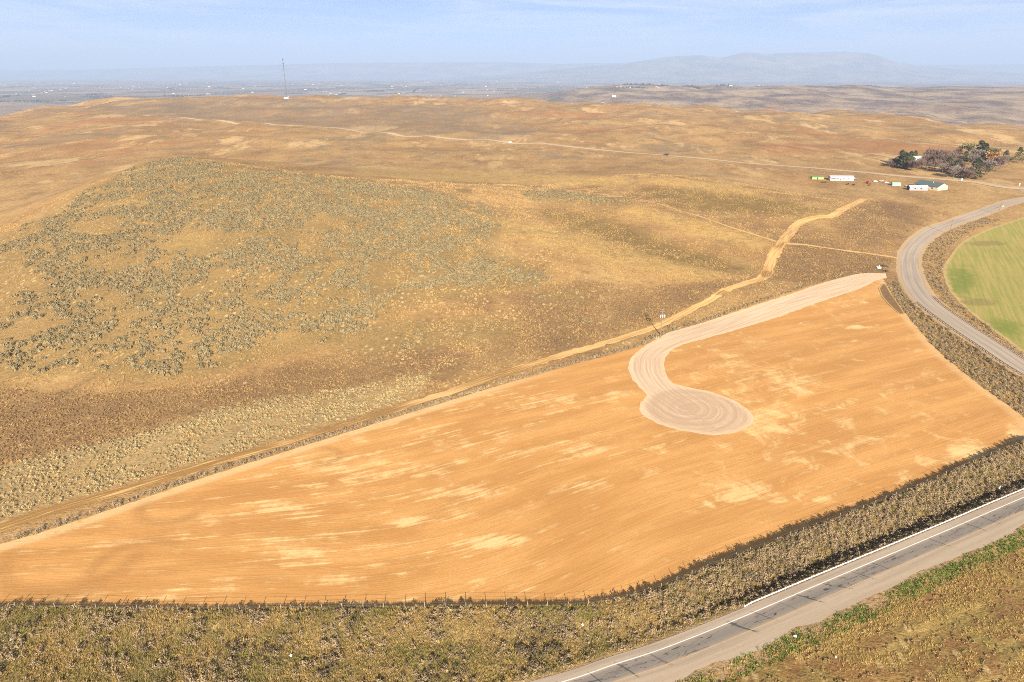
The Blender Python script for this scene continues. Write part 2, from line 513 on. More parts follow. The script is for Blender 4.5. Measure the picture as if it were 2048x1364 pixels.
Z_BROWN = zone([(-80,770),(200,790),(420,770),(640,715),(800,700),(960,700),(900,745),(700,790),(450,820),(250,880),(-80,950)])
Z_BROWN2 = zone([(1010,590),(1160,560),(1300,575),(1500,560),(1430,592),(1290,650),(1100,705),(960,735),(960,690),(1050,650)])
Z_DARKR = zone([(1560,470),(1700,500),(1790,520),(1760,545),(1650,565),(1540,555)])
Z_DARKR2 = zone([(1660,440),(1740,405),(1830,410),(1870,430),(1800,480),(1700,480)])
Z_OLIVE = [zone([(1060,420),(1180,425),(1330,480),(1480,530),(1540,540),(1480,548),(1330,520),(1180,470)]),
           zone([(1270,372),(1400,378),(1560,400),(1650,420),(1600,436),(1450,425),(1320,405)])]
TRACK_px = [(-60,1078),(0,1057),(103,1022),(256,978),(372,943),(455,918),(579,885),(699,848),(810,812),(917,778),(1022,742),(1128,709),(1198,690),(1297,659),(1332,645),(1376,622),(1420,600),(1440,586),(1465,575),(1500,564),(1527,554),(1536,538),(1548,508),(1563,488),(1577,469),(1593,450),(1614,439),(1640,434),(1668,430),(1697,413),(1726,399),(1742,396)]
TRACK2_px = [(1000,371),(1100,377),(1200,388),(1283,399),(1366,423),(1448,450),(1515,471),(1564,486),(1614,490),(1697,502),(1750,509),(1795,516)]
TRACK = smooth_line(PL(TRACK_px), 1.5)
TRACK2 = smooth_line(PL(TRACK2_px), 2.0)
GREEN = PL([(2048,435),(1985,455),(1930,480),(1905,505),(1887,535),(1890,560),(1905,590),(1940,625),(1985,660),(2048,708)])
GREEN = [tuple(p) for p in smooth_line(GREEN, 2.5)] + [(420, 255), (640, 300), (640, 520), (460, 560)]

def blob(px, py, b):
    o = np.zeros(np.shape(px))
    for cx, cy, rx, ry, k in b:
        o = np.maximum(o, k * np.exp(-((px - cx) / rx) ** 2 - ((py - cy) / ry) ** 2))
    return o

def soft_in(x, y, poly, w):
    """0 outside, 1 inside, with an edge w metres wide"""
    d, _, _ = seg_dist(x, y, list(poly) + [poly[0]])
    return sm(np.where(inside(x, y, poly), d, -d), -w, w)

# ------------------------------------------------------------------ ground
gx, gy, gz = _mx.ravel(), _my.ravel(), GZ.ravel()
nearm = (np.abs(gx) < 900) & (gy > 60) & (gy < 1000)
def near_attr(f):
    o = np.zeros(gx.shape); o[nearm] = f(gx[nearm], gy[nearm]); return o
a_sage = near_attr(lambda x, y: np.maximum.reduce([soft_in(x, y, z, 8) for z in (Z_SAGE, Z_SAGE2, Z_SAGE3, Z_SAGE4)]))
a_brown = near_attr(lambda x, y: np.maximum.reduce([soft_in(x, y, z, 9) for z in (Z_BROWN, Z_BROWN2, Z_DARKR, Z_DARKR2)]))
a_olive = near_attr(lambda x, y: np.maximum.reduce([soft_in(x, y, z, 14) for z in Z_OLIVE]))
Z_GOLD = [zone([(860,395),(960,425),(1100,455),(1300,505),(1480,555),(1380,562),(1200,520),(1040,480),(900,430)]),
          zone([(1270,410),(1400,440),(1540,478),(1520,500),(1380,470),(1250,425)]),
          zone([(1290,352),(1450,368),(1600,408),(1700,440),(1640,440),(1480,390),(1300,365)]),
          zone([(700,330),(1000,345),(1250,352),(1240,366),(1000,366),(720,352)]), zone([(330,470),(430,475),(430,500),(340,502)])]
a_gold = near_attr(lambda x, y: np.maximum.reduce([soft_in(x, y, z, 10) for z in Z_GOLD]))
Z_GREYFAR = PL([(90,221),(300,233),(400,240),(700,258),(1000,281),(1090,262),(1000,232),(900,212),(600,198),(400,200),(200,201)])
a_grey = np.zeros(gx.shape)
_m2 = (gy > 700) & (gy < 3200) & (np.abs(gx) < 2600)
a_grey[_m2] = soft_in(gx[_m2], gy[_m2], Z_GREYFAR, 40)
a_cream = near_attr(lambda x, y: soft_in(x, y, Z_CREAM, 4))
def _road_d(x, y):
    d1, s1, _ = seg_dist(x, y, HW); d2, _, _ = seg_dist(x, y, CR)
    return np.minimum(np.where(s1 > 0, d1, d1), d2 + .3)
d_road = np.full(gx.shape, 900.0); d_road[nearm] = np.minimum(900, _road_d(gx[nearm], gy[nearm]))
d_fr = np.full(gx.shape, 900.0)
_m = (gy > 500) & (gy < 3000) & (np.abs(gx) < 2200)
d_fr[_m] = seg_dist(gx[_m], gy[_m], FR)[0]
d_track = np.full(gx.shape, 99.0)
d_track[nearm] = np.minimum(seg_dist(gx[nearm], gy[nearm], TRACK)[0], seg_dist(gx[nearm], gy[nearm], TRACK2)[0] + 1.2)
_hs = seg_dist(gx[nearm], gy[nearm], HW); a_verge = np.zeros(gx.shape)
_fo = seg_dist(gx[nearm], gy[nearm], FB_s)
a_verge[nearm] = np.where((_fo[1] < 0) & ~inside(gx[nearm], gy[nearm], FIELD) & (_hs[1] > 0), 1.0, 0.0) * (gy[nearm] < 260)
a_south = np.zeros(gx.shape); a_south[nearm] = np.where(_hs[1] < 0, 1.0, 0.0)
_r = np.hypot(gx, gy)
a_plain = sm(_r, 3900, 5200) * (gy > 0)
_az = np.degrees(np.arctan2(gx, gy))
a_up2 = sm(_az, -3, 7) * sm(_r, 2600, 3600) * (1 - sm(_r, 7800, 9800)) * (gy > 0)

g = NT('ground_soil_grass')
p = g.pos()
big = g.noise(g.mapv(p, (1, .55, 0)), .0055, 5, .6)
med = g.noise(g.mapv(p, (1, .7, 0)), .03, 5, .6)
sml = g.noise(p, .22, 5, .65)
fin = g.noise(p, 1.5, 3, .7)
c = g.mix(g.rng(big, .36, .64), (.325, .183, .072), (.455, .272, .105))
c = g.mix(g.ma('MULTIPLY', g.rng(g.noise(g.mapv(p, (1, .5, 0)), .011, 5, .65), .5, .72), .7), c, (.30, .145, .052))
c = g.mix(g.ma('MULTIPLY', g.rng(med, .48, .72), .75), c, (.205, .122, .053))
c = g.mix(g.ma('MULTIPLY', g.rng(med, .5, .3), .6), c, (.47, .32, .135))
c = g.mix(g.ma('MULTIPLY', g.rng(sml, .45, .75), .6), c, (.19, .112, .05))
# zones
c = g.mix(g.ma('MULTIPLY', g.attr('gold'), g.rng(sml, .65, .3, .3, .95)), c, (.52, .335, .11))
c = g.mix(g.ma('MULTIPLY', g.attr('olive'), g.rng(sml, .2, .7, .55, .98)), c, (.19, .122, .038))
c = g.mix(g.ma('MULTIPLY', g.attr('brown'), g.rng(med, .25, .7, .4, .9)), c, (.185, .112, .056))
c = g.mix(g.ma('MULTIPLY', g.attr('sage'), g.rng(med, .3, .7, .55, .92)), c, (.255, .172, .066))
c = g.mix(g.ma('MULTIPLY', g.attr('cream'), g.rng(sml, .3, .7, .3, .9)), c, (.36, .27, .135))
c = g.mix(g.ma('MULTIPLY', g.attr('verge'), .92), c, g.mix(g.rng(sml, .35, .65), (.14, .10, .045), (.30, .21, .085)))
sth = g.noise(g.mapv(p, (1, 1, 0), (0, 0, R(25))), .09, 5, .65)
sc = g.mix(g.rng(sth, .38, .62), (.20, .10, .038), (.23, .17, .05))
sc = g.mix(g.rng(g.noise(p, .045, 4, .6), .52, .66, 0, .45), sc, (.27, .14, .048))
sc = g.mix(g.rng(g.noise(p, .5, 4, .7), .55, .75), sc, (.12, .15, .03))
sc = g.mix(g.ma('MULTIPLY', g.rng(g.noise(g.mapv(g.mapv(p, (1,1,0), (0,0,R(-25))), (.25, 1.6, 0)), .09, 4, .6), .52, .66), .85), sc, (.42, .285, .095))
c = g.mix(g.ma('MULTIPLY', g.attr('south'), .96), c, sc)
# pale bunch-grass flecks
fl = g.vor(g.mapv(p, (1, .55, 1)), .32)
c = g.mix(g.ma('MULTIPLY', g.rng(fl, .30, .14), g.rng(g.noise(p, .02, 3, .5), .40, .62, 0, .95)), c, (.56, .40, .185))
fl2 = g.vor(g.mapv(p, (1, .7, 1)), .85)
c = g.mix(g.ma('MULTIPLY', g.rng(fl2, .34, .12), .35), c, (.46, .31, .13))
c = g.mix(g.ma('MULTIPLY', g.rng(g.vor(g.mapv(p, (.9, .6, 1)), .55), .36, .1), g.rng(med, .35, .65, .15, .55)), c, (.12, .078, .04))
# far plain: patchwork of farmland; second upland grey-violet
pw = g.n('ShaderNodeTexVoronoi', {'distance': 'CHEBYCHEV'}, Vector=g.mapv(p, (1, .45, 0), (0, 0, .2)), Scale=.0016).outputs['Color']
pc = g.mix(g.n('ShaderNodeSeparateColor', Color=pw).outputs[0], (.22, .15, .105), (.38, .28, .18))
pc = g.mix(g.rng(g.n('ShaderNodeSeparateColor', Color=pw).outputs[1], .62, .7), pc, (.16, .14, .09))
pc = g.mix(g.rng(g.noise(p, .0011, 6, .7), .5, .62, 0, .8), pc, (.075, .07, .06))
c = g.mix(g.attr('plain'), c, pc)
uc = g.mix(g.rng(g.noise(g.mapv(p, (1, .6, 0)), .004, 6, .7), .38, .64), (.12, .08, .06), (.38, .27, .16))
c = g.mix(g.attr('up2'), c, uc)
# bare strip by roads
rd = g.ma('ADD', g.attr('d_road'), g.ma('MULTIPLY', g.ma('SUBTRACT', g.noise(p, .35, 4, .6), .5), 5.0))
c = g.mix(g.ma('MULTIPLY', g.rng(rd, 8.6, 6.6), .8), c, (.37, .245, .13))
frd = g.ma('ADD', g.attr('d_fr'), g.ma('MULTIPLY', g.ma('SUBTRACT', g.noise(p, .05, 4, .6), .5), 26.0))
c = g.mix(g.ma('MULTIPLY', g.rng(frd, 15, 5), .55), c, (.43, .29, .14))
trd = g.ma('ADD', g.attr('d_track'), g.ma('MULTIPLY', g.ma('SUBTRACT', g.noise(p, .5, 4, .6), .5), 4.0))
c = g.mix(g.ma('MULTIPLY', g.rng(trd, 4.2, 2.2), .6), c, (.30, .18, .075))
c = g.mix(g.ma('MULTIPLY', g.rng(fin, .46, .66), .55), c, g.mix(.6, c, (.09, .05, .02)))
c = g.mix(g.ma('MULTIPLY', g.rng(fin, .44, .30), .5), c, g.mix(.5, c, (.62, .42, .18)))
far = g.rng(g.n('ShaderNodeVectorMath', {'operation': 'LENGTH'}, _0=p).outputs['Value'], 650, 1000)
far = g.ma('MULTIPLY', far, g.ma('SUBTRACT', 1.0, g.attr('plain')))
c = g.mix(g.ma('MULTIPLY', far, g.rng(g.noise(g.mapv(p, (1, .5, 0)), .006, 7, .72), .53, .60, 0, .62)), c, (.20, .145, .085))
c = g.mix(g.ma('MULTIPLY', far, g.rng(g.noise(g.mapv(p, (1.3, .45, 0), (0, 0, .4)), .0075, 7, .75), .54, .60, 0, .7)), c, (.56, .37, .17))
c = g.mix(g.ma('MULTIPLY', far, g.rng(g.noise(g.mapv(p, (.8, .5, 0), (0, 0, -.3)), .004, 6, .7), .54, .62, 0, .6)), c, (.34, .15, .055))
c = g.mix(g.ma('MULTIPLY', g.attr('greyfar'), g.rng(g.noise(g.mapv(p, (1, .5, 0)), .012, 6, .7), .35, .62, .35, .85)), c, (.215, .15, .088))
mf = g.noise(g.mapv(p, (1, .5, 0)), .09, 5, .75)
c = g.mix(g.ma('MULTIPLY', g.rng(mf, .52, .68), .45), c, g.mix(.6, c, (.12, .085, .04)))
g.col(c)
hgt = g.ma('ADD', g.ma('MULTIPLY', fin, .5), sml)
g.bump(hgt, .7, .7)
nx, ny = len(GX), len(GY)
_i = np.arange((nx - 1) * (ny - 1)); _rr, _cc = _i // (nx - 1), _i % (nx - 1)
_a = _rr * nx + _cc
ground = link('ground', mesh_from('ground', np.stack([gx, gy, gz], 1), np.stack([_a, _a + 1, _a + nx + 1, _a + nx], 1), g.m,
              {'sage': a_sage, 'brown': a_brown, 'olive': a_olive, 'greyfar': a_grey, 'gold': a_gold, 'cream': a_cream, 'd_road': d_road, 'd_fr': d_fr, 'd_track': d_track,
               'verge': a_verge, 'south': a_south, 'plain': a_plain, 'up2': a_up2}, smooth=True), kind='structure')

# ------------------------------------------------------------------ bare field
V, Q, fpoly = fill(FIELD, 1.2, .06, .25)
dA, _, _ = seg_dist(V[:, 0], V[:, 1], FB_s)
dB, _, arcB = seg_dist(V[:, 0], V[:, 1], FT_s)
dS, _, _ = seg_dist(V[:, 0], V[:, 1], FS_s)
th = R(5) + R(20) * (1 - (1 - sm(dA, 0, 90)) * (1 - sm(V[:, 0], -70, 45)))
wv = V[:, 1] * np.cos(th) - V[:, 0] * np.sin(th)
uv = V[:, 0] * np.cos(th) + V[:, 1] * np.sin(th)
fpx, fpy = project(V[:, 0], V[:, 1], V[:, 2])
pale = blob(fpx, fpy, [(720,935,140,22,1),(590,1020,80,18,.8),(820,1043,70,10,.8),(985,1082,85,16,1.1),(660,1160,45,14,1.0),(1530,850,75,45,.85),(1570,775,60,50,.75),
                       (1510,985,85,28,.8),(1240,900,70,25,.5),(1170,970,45,14,.75),(940,985,100,14,.7),(1390,1112,40,12,.7),(1950,905,60,16,1),(2025,875,25,22,1.1),
                       (715,880,30,8,1),(1715,653,35,5,.9),(1230,790,30,35,.7),(600,1110,140,22,.6),(350,1190,300,14,.35),(900,1160,90,8,.6),(1300,940,25,12,.9),
                       (1640,1000,30,8,.6),(1130,900,160,35,.45),(1650,880,220,90,.35),(1480,740,120,60,.4),(500,1060,200,40,.3),(1850,980,60,12,.3),(880,870,160,25,.45),(1090,800,130,25,.5),(1700,600,90,20,.4),(640,985,40,18,.7)])
edge_top = np.maximum((1 - sm(dB, 2.4, 4.4)) * sm(-V[:, 0], -40, 30), .6 * (1 - sm(dS, 2, 5)))
ring = np.zeros(len(V))
for a, b, rr, ww in ((150,1110,13,2.2),(345,1015,7,1.6),(120,1095,20,1.8),(640,915,5,1.3),(280,1130,9,1.5)):
    q = P0(a, b); dd = np.hypot((V[:, 0] - q[0]) * .85, V[:, 1] - q[1])
    ang = np.arctan2(V[:, 1] - q[1], V[:, 0] - q[0])
    ring = np.maximum(ring, np.exp(-((dd - rr) / ww) ** 2) * sm(np.cos(ang + 1.1 + rr), -.5, .3))
f = NT('tilled_soil')
p = f.pos()
u, w = f.attr('u'), f.attr('w')
st1 = f.noise(f.xyz(f.ma('MULTIPLY', u, .018), f.ma('MULTIPLY', w, .28)), 1.0, 5, .62, .25)
st2 = f.noise(f.xyz(f.ma('MULTIPLY', u, .045), f.ma('MULTIPLY', w, .8)), 1.0, 5, .65)
st3 = f.noise(f.xyz(f.ma('MULTIPLY', u, .02), f.ma('MULTIPLY', w, .11)), 1.0, 3, .5)
cl = f.noise(p, .16, 5, .65)
fg = f.noise(p, 1.6, 3, .7)
c = f.mix(f.rng(st3, .35, .65), (.49, .24, .074), (.60, .312, .104))
c = f.mix(f.rng(st1, .42, .64, 0, .38), c, (.40, .20, .062))
c = f.mix(f.rng(st2, .45, .7, 0, .25), c, (.36, .18, .058))
c = f.mix(f.rng(f.noise(f.xyz(f.ma('MULTIPLY', u, .04), f.ma('MULTIPLY', w, .5)), 1.0, 4, .6), .55, .75, 0, .5), c, (.62, .37, .15))
ee = f.attr('east')
nz = f.ma('ADD', f.ma('MULTIPLY', f.ma('SUBTRACT', st2, .5), 1.9), f.ma('ADD', f.ma('MULTIPLY', f.ma('SUBTRACT', st1, .5), 1.5), f.ma('MULTIPLY', f.ma('SUBTRACT', cl, .5), 1.3)))
cl2 = f.noise(f.mapv(p, (1, 1, 0), (0, 0, R(-55))), .09, 6, .72, .8)
nze = f.ma('ADD', f.ma('MULTIPLY', f.ma('SUBTRACT', cl2, .5), 2.6), f.ma('MULTIPLY', f.ma('SUBTRACT', st1, .5), .8))
nz = f.ma('ADD', f.ma('MULTIPLY', nz, f.ma('SUBTRACT', 1.0, f.ma('MULTIPLY', ee, .75))), f.ma('MULTIPLY', nze, f.ma('MULTIPLY', ee, .75)))
pa = f.ma('ADD', f.ma('MULTIPLY', f.attr('pale'), .6), f.ma('MULTIPLY', nz, 1.25))
c = f.mix(f.rng(pa, .12, .80, 0, .9), c, (.74, .51, .235))
c = f.mix(f.ma('MULTIPLY', f.attr('edge'), f.rng(cl, .25, .5)), c, (.64, .42, .20))
c = f.mix(f.ma('MULTIPLY', f.attr('ring'), f.rng(fg, .2, .7, .3, .7)), c, (.36, .18, .058))
c = f.mix(f.rng(fg, .35, .75, 0, .25), c, (.28, .14, .05))
f.col(c)
fur = f.noise(f.xyz(f.ma('MULTIPLY', u, .05), f.ma('MULTIPLY', w, 1.9)), 1.0, 3, .7)
c = f.mix(f.ma('MULTIPLY', f.rng(fur, .5, .72, 0, .22), f.rng(ee, 0, 1, 1, .45)), c, (.33, .155, .045))
f.col(c)
f.bump(f.ma('ADD', fur, f.ma('ADD', st2, f.ma('MULTIPLY', fg, .5))), .22, .3)
link('bare_field', mesh_from('bare_field', V, Q, f.m, {'u': uv, 'w': wv, 'east': sm(V[:, 0], 0, 70), 'pale': pale, 'edge': edge_top, 'ring': ring}, smooth=True), kind='structure')

# ------------------------------------------------------------------ gravel driveway and turnaround
DW_px = [(1771,547),(1718,548),(1647,566),(1573,591),(1490,618),(1407,645),(1337,666),(1312,679),(1288,694),(1266,712),(1256,732),(1262,754),(1277,773),(1292,789),(1286,801),(1277,815),(1284,828),(1303,842),(1341,856),(1387,866),(1431,871),(1475,864),(1501,850),(1507,837),(1495,820),(1473,804),(1442,791),(1409,781),(1366,773),(1343,764),(1332,747),(1328,732),(1332,714),(1345,699),(1371,688),(1420,675),(1475,659),(1560,633),(1655,599),(1718,578),(1753,561),(1774,556)]
DW = smooth_line(PL(DW_px), 1.2)
V, Q, dpoly = fill(DW, .8, .11, .5)
dE, _, _ = seg_dist(V[:, 0], V[:, 1], list(dpoly) + [dpoly[0]])
q = P(1395, 822)
mid_line = smooth_line(PL([(1765,552),(1650,582),(1540,612),(1400,662),(1310,700),(1292,735),(1315,775),(1370,815)]), 1.5)
_, _, dm = seg_dist(V[:, 0], V[:, 1], mid_line)
dml, sml_, _ = seg_dist(V[:, 0], V[:, 1], mid_line)
circ = np.hypot(V[:, 0] - q[0], V[:, 1] - q[1])
incirc = 1 - sm(circ, 15, 20)
f = NT('gravel')
p = f.pos()
gr = f.noise(p, 2.2, 4, .75)
tr = f.noise(f.xyz(f.ma('MULTIPLY', f.attr('along'), .03), f.ma('MULTIPLY', f.attr('across'), 1.1)), 1.0, 4, .6)
ci = f.noise(f.xyz(f.ma('ADD', f.ma('MULTIPLY', f.attr('circ'), .9), f.ma('MULTIPLY', f.noise(p, .12, 3), 6.0)), f.noise(p, .25, 2)), 1.0, 5, .7, .5)
c = f.mix(f.rng(tr, .36, .66), (.50, .345, .225), (.66, .49, .33))
c = f.mix(f.ma('MULTIPLY', f.attr('incirc'), f.rng(ci, .3, .7, .3, .75)), c, (.40, .265, .165))
c = f.mix(f.rng(f.ma('ADD', f.attr('edge_d'), f.ma('MULTIPLY', f.ma('SUBTRACT', f.noise(p, .4, 4, .6), .5), 2.4)), 2.8, .6, 0, .55), c, (.68, .49, .30))
c = f.mix(f.rng(gr, .45, .75, 0, .4), c, (.36, .25, .16))
f.col(c)
f.bump(f.ma('ADD', gr, tr), .45, .12)
link('gravel_driveway', mesh_from('gravel_driveway', V, Q, f.m, {'edge_d': dE, 'along': dm, 'across': dml * sml_, 'circ': circ, 'incirc': incirc}, smooth=True), kind='structure')

# ------------------------------------------------------------------ green field, pond-like dark patch
V, Q, gp = fill(GREEN, 2.0, .06, .5)
dE, _, _ = seg_dist(V[:, 0], V[:, 1], list(gp) + [gp[0]])
gpx, gpy = project(V[:, 0], V[:, 1], V[:, 2])
gd = blob(gpx, gpy, [(1925,560,45,40,1),(1960,520,60,18,.0),(2000,660,70,35,.9),(1960,480,60,16,.3)])
gb = blob(gpx, gpy, [(1975,487,55,7,1),(1955,605,60,10,1),(1930,595,20,10,.8)])
f = NT('winter_wheat')
p = f.pos()
rows = f.noise(f.mapv(f.mapv(p, (1, 1, 0), (0, 0, R(-62))), (.02, .55, 0)), 1.0, 4, .6)
mott = f.noise(p, .05, 5, .65)
c = f.mix(f.rng(rows, .40, .60), (.36, .28, .09), (.265, .25, .06))
c = f.mix(f.rng(f.ma('ADD', f.attr('lush'), f.ma('MULTIPLY', f.ma('SUBTRACT', mott, .5), 1.6)), .35, .95, 0, .8), c, (.15, .185, .032))
c = f.mix(f.ma('MULTIPLY', f.rng(mott, .52, .68), .55), c, (.36, .27, .09))
c = f.mix(f.rng(f.ma('ADD', f.attr('bare'), f.ma('MULTIPLY', f.ma('SUBTRACT', f.noise(p, .12, 4, .6), .5), 1.2)), .45, .8, 0, .55), c, (.20, .15, .055))
c = f.mix(f.rng(f.ma('ADD', f.attr('edge_d'), f.ma('MULTIPLY', f.ma('SUBTRACT', f.noise(p, .15, 4, .6), .5), 5.0)), 2.6, .8, 0, .85), c, (.46, .315, .145))
f.col(c)
f.bump(f.ma('ADD', rows, f.noise(p, 1.2, 3, .7)), .5, .25)
link('green_field', mesh_from('green_field', V, Q, f.m, {'edge_d': dE, 'lush': gd, 'bare': gb}, smooth=True), kind='structure')

BAS = smooth_line(PL([(1757,577),(1764,568),(1772,570),(1783,588),(1800,612),(1809,628),(1798,627),(1782,614),(1764,594),(1757,577)]), 1.0)
V, Q, bp = fill(BAS, .8, .10, .12)
dE, _, _ = seg_dist(V[:, 0], V[:, 1], list(bp) + [bp[0]])
V[:, 2] += .10 * (1 - sm(dE, .2, 1.2))
f = NT('dark_soil')
p = f.pos()
f.col(f.mix(f.rng(f.attr('edge_d'), .9, .4), f.mix(f.rng(f.noise(f.mapv(p, (1.2, .25, 0), (0, 0, .25)), 1.2, 4, .65), .35, .65), (.16, .092, .038), (.235, .14, .06)), (.44, .28, .12)))
f.bump(f.noise(p, 2.0, 3, .7), .5, .2)
link('soil_patch', mesh_from('soil_patch', V, Q, f.m, {'edge_d': dE}, smooth=True), kind='structure')

# ------------------------------------------------------------------ dirt tracks
f = NT('track_dirt')
p = f.pos()
t_, s_ = f.attr('t'), f.attr('s')
lng = f.noise(f.xyz(f.ma('MULTIPLY', s_, .04), f.ma('MULTIPLY', t_, 1.1)), 1.0, 4, .65)
c = f.mix(f.rng(lng, .36, .58), (.45, .25, .085), (.66, .41, .17))
damp = f.noise(f.xyz(f.ma('MULTIPLY', s_, .012), .5), 1.0, 2, .5)
c = f.mix(f.ma('MULTIPLY', f.rng(f.ma('ADD', damp, f.attr('damp')), .55, .75, 0, .85), f.rng(lng, .66, .5)), c, (.25, .135, .042))
c = f.mix(f.rng(f.noise(p, 1.1, 4, .7), .5, .8, 0, .3), c, (.28, .16, .06))
f.col(c)
f.bump(f.ma('ADD', lng, f.noise(p, 1.5, 3, .7)), .6, .2)
def track(name, line, hw, jit, dampf, seed):
    V, Fc, A = ribbon(line, -hw, hw, .07, .7, jit, seed)
    A['damp'] = dampf(V)
    return link(name, mesh_from(name, V, Fc, f.m, A, smooth=True), kind='structure')
_ty = np.linspace(0, 1, len(TRACK))
hw1 = np.interp(TRACK[:, 1], [100, 200, 300, 360, 420, 480, 700], [2.2, 2.1, 2.2, 2.6, 3.6, 3.6, 3.0])
def _damp1(V):
    a, b = project(V[:, 0], V[:, 1], V[:, 2])
    return blob(a, b, [(100,1025,260,70,.6),(400,935,240,60,.55),(700,850,200,50,.42),(1000,750,160,40,.3),(1440,585,22,6,.4),(1532,548,12,8,.4),(1560,489,12,4,.4),(1080,725,120,30,.2)])
track('dirt_track', TRACK, hw1, .7, _damp1, 1)
track('dirt_track', TRACK2, 1.5, .5, lambda V: np.zeros(len(V)) - .1, 5)
fr_m = NT('chip_seal')
p = fr_m.pos()
fr_m.col(fr_m.mix(fr_m.noise(p, .06, 4, .6), (.40, .29, .18), (.50, .37, .235)))
V, Fc, A = ribbon(FR, -5.2, 5.2, .25, 2.0, .4, 9)
link('far_road', mesh_from('far_road', V, Fc, fr_m.m, A, smooth=True), kind='structure')
for pts, hw in (([(170,216),(205,208),(235,201)], 4.5),):
    V, Fc, A = ribbon(smooth_line(PL(pts), 8), -hw, hw, .5, 3, 2.0, 3)
    A['damp'] = np.zeros(len(V)) - .3
    link('dirt_track', mesh_from('dirt_track', V, Fc, f.m, A, smooth=True), kind='structure')

# ------------------------------------------------------------------ highway and county road
f = NT('worn_asphalt')
p = f.pos()
t_, s_ = f.attr('t'), f.attr('s')
agg = f.noise(p, 3.0, 3, .7)
lane = f.noise(f.xyz(f.ma('MULTIPLY', s_, .03), f.ma('MULTIPLY', t_, .9)), 1.0, 4, .6)
c = f.mix(f.rng(lane, .35, .65), (.32, .25, .185), (.41, .325, .245))
dk = f.rng(f.ma('ABSOLUTE', f.ma('SUBTRACT', t_, 1.75)), 2.1, .9)          # dark travelled north lane
c = f.mix(f.ma('MULTIPLY', dk, f.rng(lane, .25, .7, .45, .95)), c, (.175, .155, .14))
c = f.mix(f.rng(t_, -.7, -2.4, 0, .55), c, (.41, .31, .21))                # dusty south side
pt0 = f.noise(f.xyz(f.ma('MULTIPLY', s_, .11), 3.3), 1.0, 2, .5)
sealw = f.n('ShaderNodeTexWave', {'wave_type': 'BANDS', 'bands_direction': 'X'}, Vector=f.xyz(f.ma('ADD', s_, f.ma('MULTIPLY', t_, .55)), f.ma('MULTIPLY', t_, .4)), Scale=.045, Distortion=7.0, Detail=3.0, Detail__Scale=1.2).outputs['Fac']
c = f.mix(f.ma('MULTIPLY', f.rng(sealw, .985, .999, 0, f.rng(pt0, .35, .6, .1, .9)), f.ma('MULTIPLY', f.rng(f.ma('ADD', t_, f.ma('MULTIPLY', pt0, 4.0)), .9, 2.4, .0, .85), f.rng(t_, 4.6, 3.4))), c, (.045, .045, .045))  # tar-sealed cross cracks
cr = f.noise(f.xyz(f.ma('MULTIPLY', s_, .05), f.ma('MULTIPLY', t_, .35)), 1.0, 3, .6, 1.2)
c = f.mix(f.ma('MULTIPLY', f.rng(f.ma('ABSOLUTE', f.ma('SUBTRACT', cr, .5)), .012, .004), dk), c, (.05, .05, .05))
pt = f.noise(f.xyz(f.ma('MULTIPLY', s_, .22), f.ma('MULTIPLY', t_, .8)), 1.0, 4, .65)
c = f.mix(f.ma('MULTIPLY', f.rng(pt, .56, .70), f.ma('MULTIPLY', dk, .6)), c, (.055, .055, .055))
c = f.mix(f.rng(agg, .4, .8, 0, .25), c, (.14, .12, .10))
f.col(c)
f.b.inputs['Roughness'].default_value = .85
f.bump(agg, .2, .03)
n_h = len(HW)
_arc = np.concatenate([[0], np.cumsum(np.hypot(*np.diff(HW, axis=0).T))])
south = -4.1 + .9 * perlin(_arc / 11, _arc * 0 + .3, 1) + .5 * perlin(_arc / 3.1, _arc * 0 + .8, 2)
V, Fc, A = ribbon(HW, south, 5.7, .05, .8)
highway = link('highway', mesh_from('highway', V, Fc, f.m, A, smooth=True), kind='structure')
def paint(name, c):
    t = NT(name); p = t.pos()
    t.col(t.mix(t.rng(t.noise(p, 1.4, 4, .7), .42, .72, 0, .7), c, tuple(.45 * v + .12 for v in c)))
    return t.m
white_paint, yellow_paint = paint('white_paint', (.80, .78, .74)), paint('yellow_paint', (.56, .34, .13))
for nm, o, hw, m in (('edge_line', 3.68, .09, white_paint), ('centre_line', 0.0, .08, yellow_paint), ('centre_line', -1.15, .035, yellow_paint)):
    V, Fc, A = ribbon(HW, o - hw, o + hw, .058, 1.0)
    link(nm, mesh_from(nm, V, Fc, m, A), highway)
f = NT('county_asphalt')
p = f.pos(); t_, s_ = f.attr('t'), f.attr('s')
lane = f.noise(f.xyz(f.ma('MULTIPLY', s_, .02), f.ma('MULTIPLY', t_, .8)), 1.0, 4, .6)
c = f.mix(f.rng(lane, .35, .65), (.35, .275, .21), (.43, .345, .265))
tw = f.rng(f.ma('ABSOLUTE', f.ma('SUBTRACT', f.ma('ABSOLUTE', t_), 1.9)), .9, .3, 0, .35)
c = f.mix(tw, c, (.22, .19, .16))
c = f.mix(f.rng(f.noise(p, 2.5, 3, .7), .4, .8, 0, .25), c, (.16, .14, .12))
f.col(c)
f.b.inputs['Roughness'].default_value = .85
V, Fc, A = ribbon(CR, -4.9, 4.9, .06, .9, .15, 2)
county = link('county_road', mesh_from('county_road', V, Fc, f.m, A, smooth=True), kind='structure')
V, Fc, A = ribbon(CR, -.07, .07, .068, 1)
link('centre_line', mesh_from('centre_line', V, Fc, paint('faded_yellow', (.42, .32, .2)), A), county)
f = NT('shoulder_gravel')
p = f.pos()
f.col(f.mix(f.noise(p, .8, 5, .7), (.34, .225, .12), (.52, .37, .22)))
f.bump(f.noise(p, 2.5, 3, .7), .4, .1)
for lo, hi in ((-7.6, -4.7), (4.7, 7.4)):
    V, Fc, A = ribbon(CR[:-8], lo, hi, .03, .9, .5, 4)
    link('road_shoulder', mesh_from('road_shoulder', V, Fc, f.m, A, smooth=True), kind='structure')

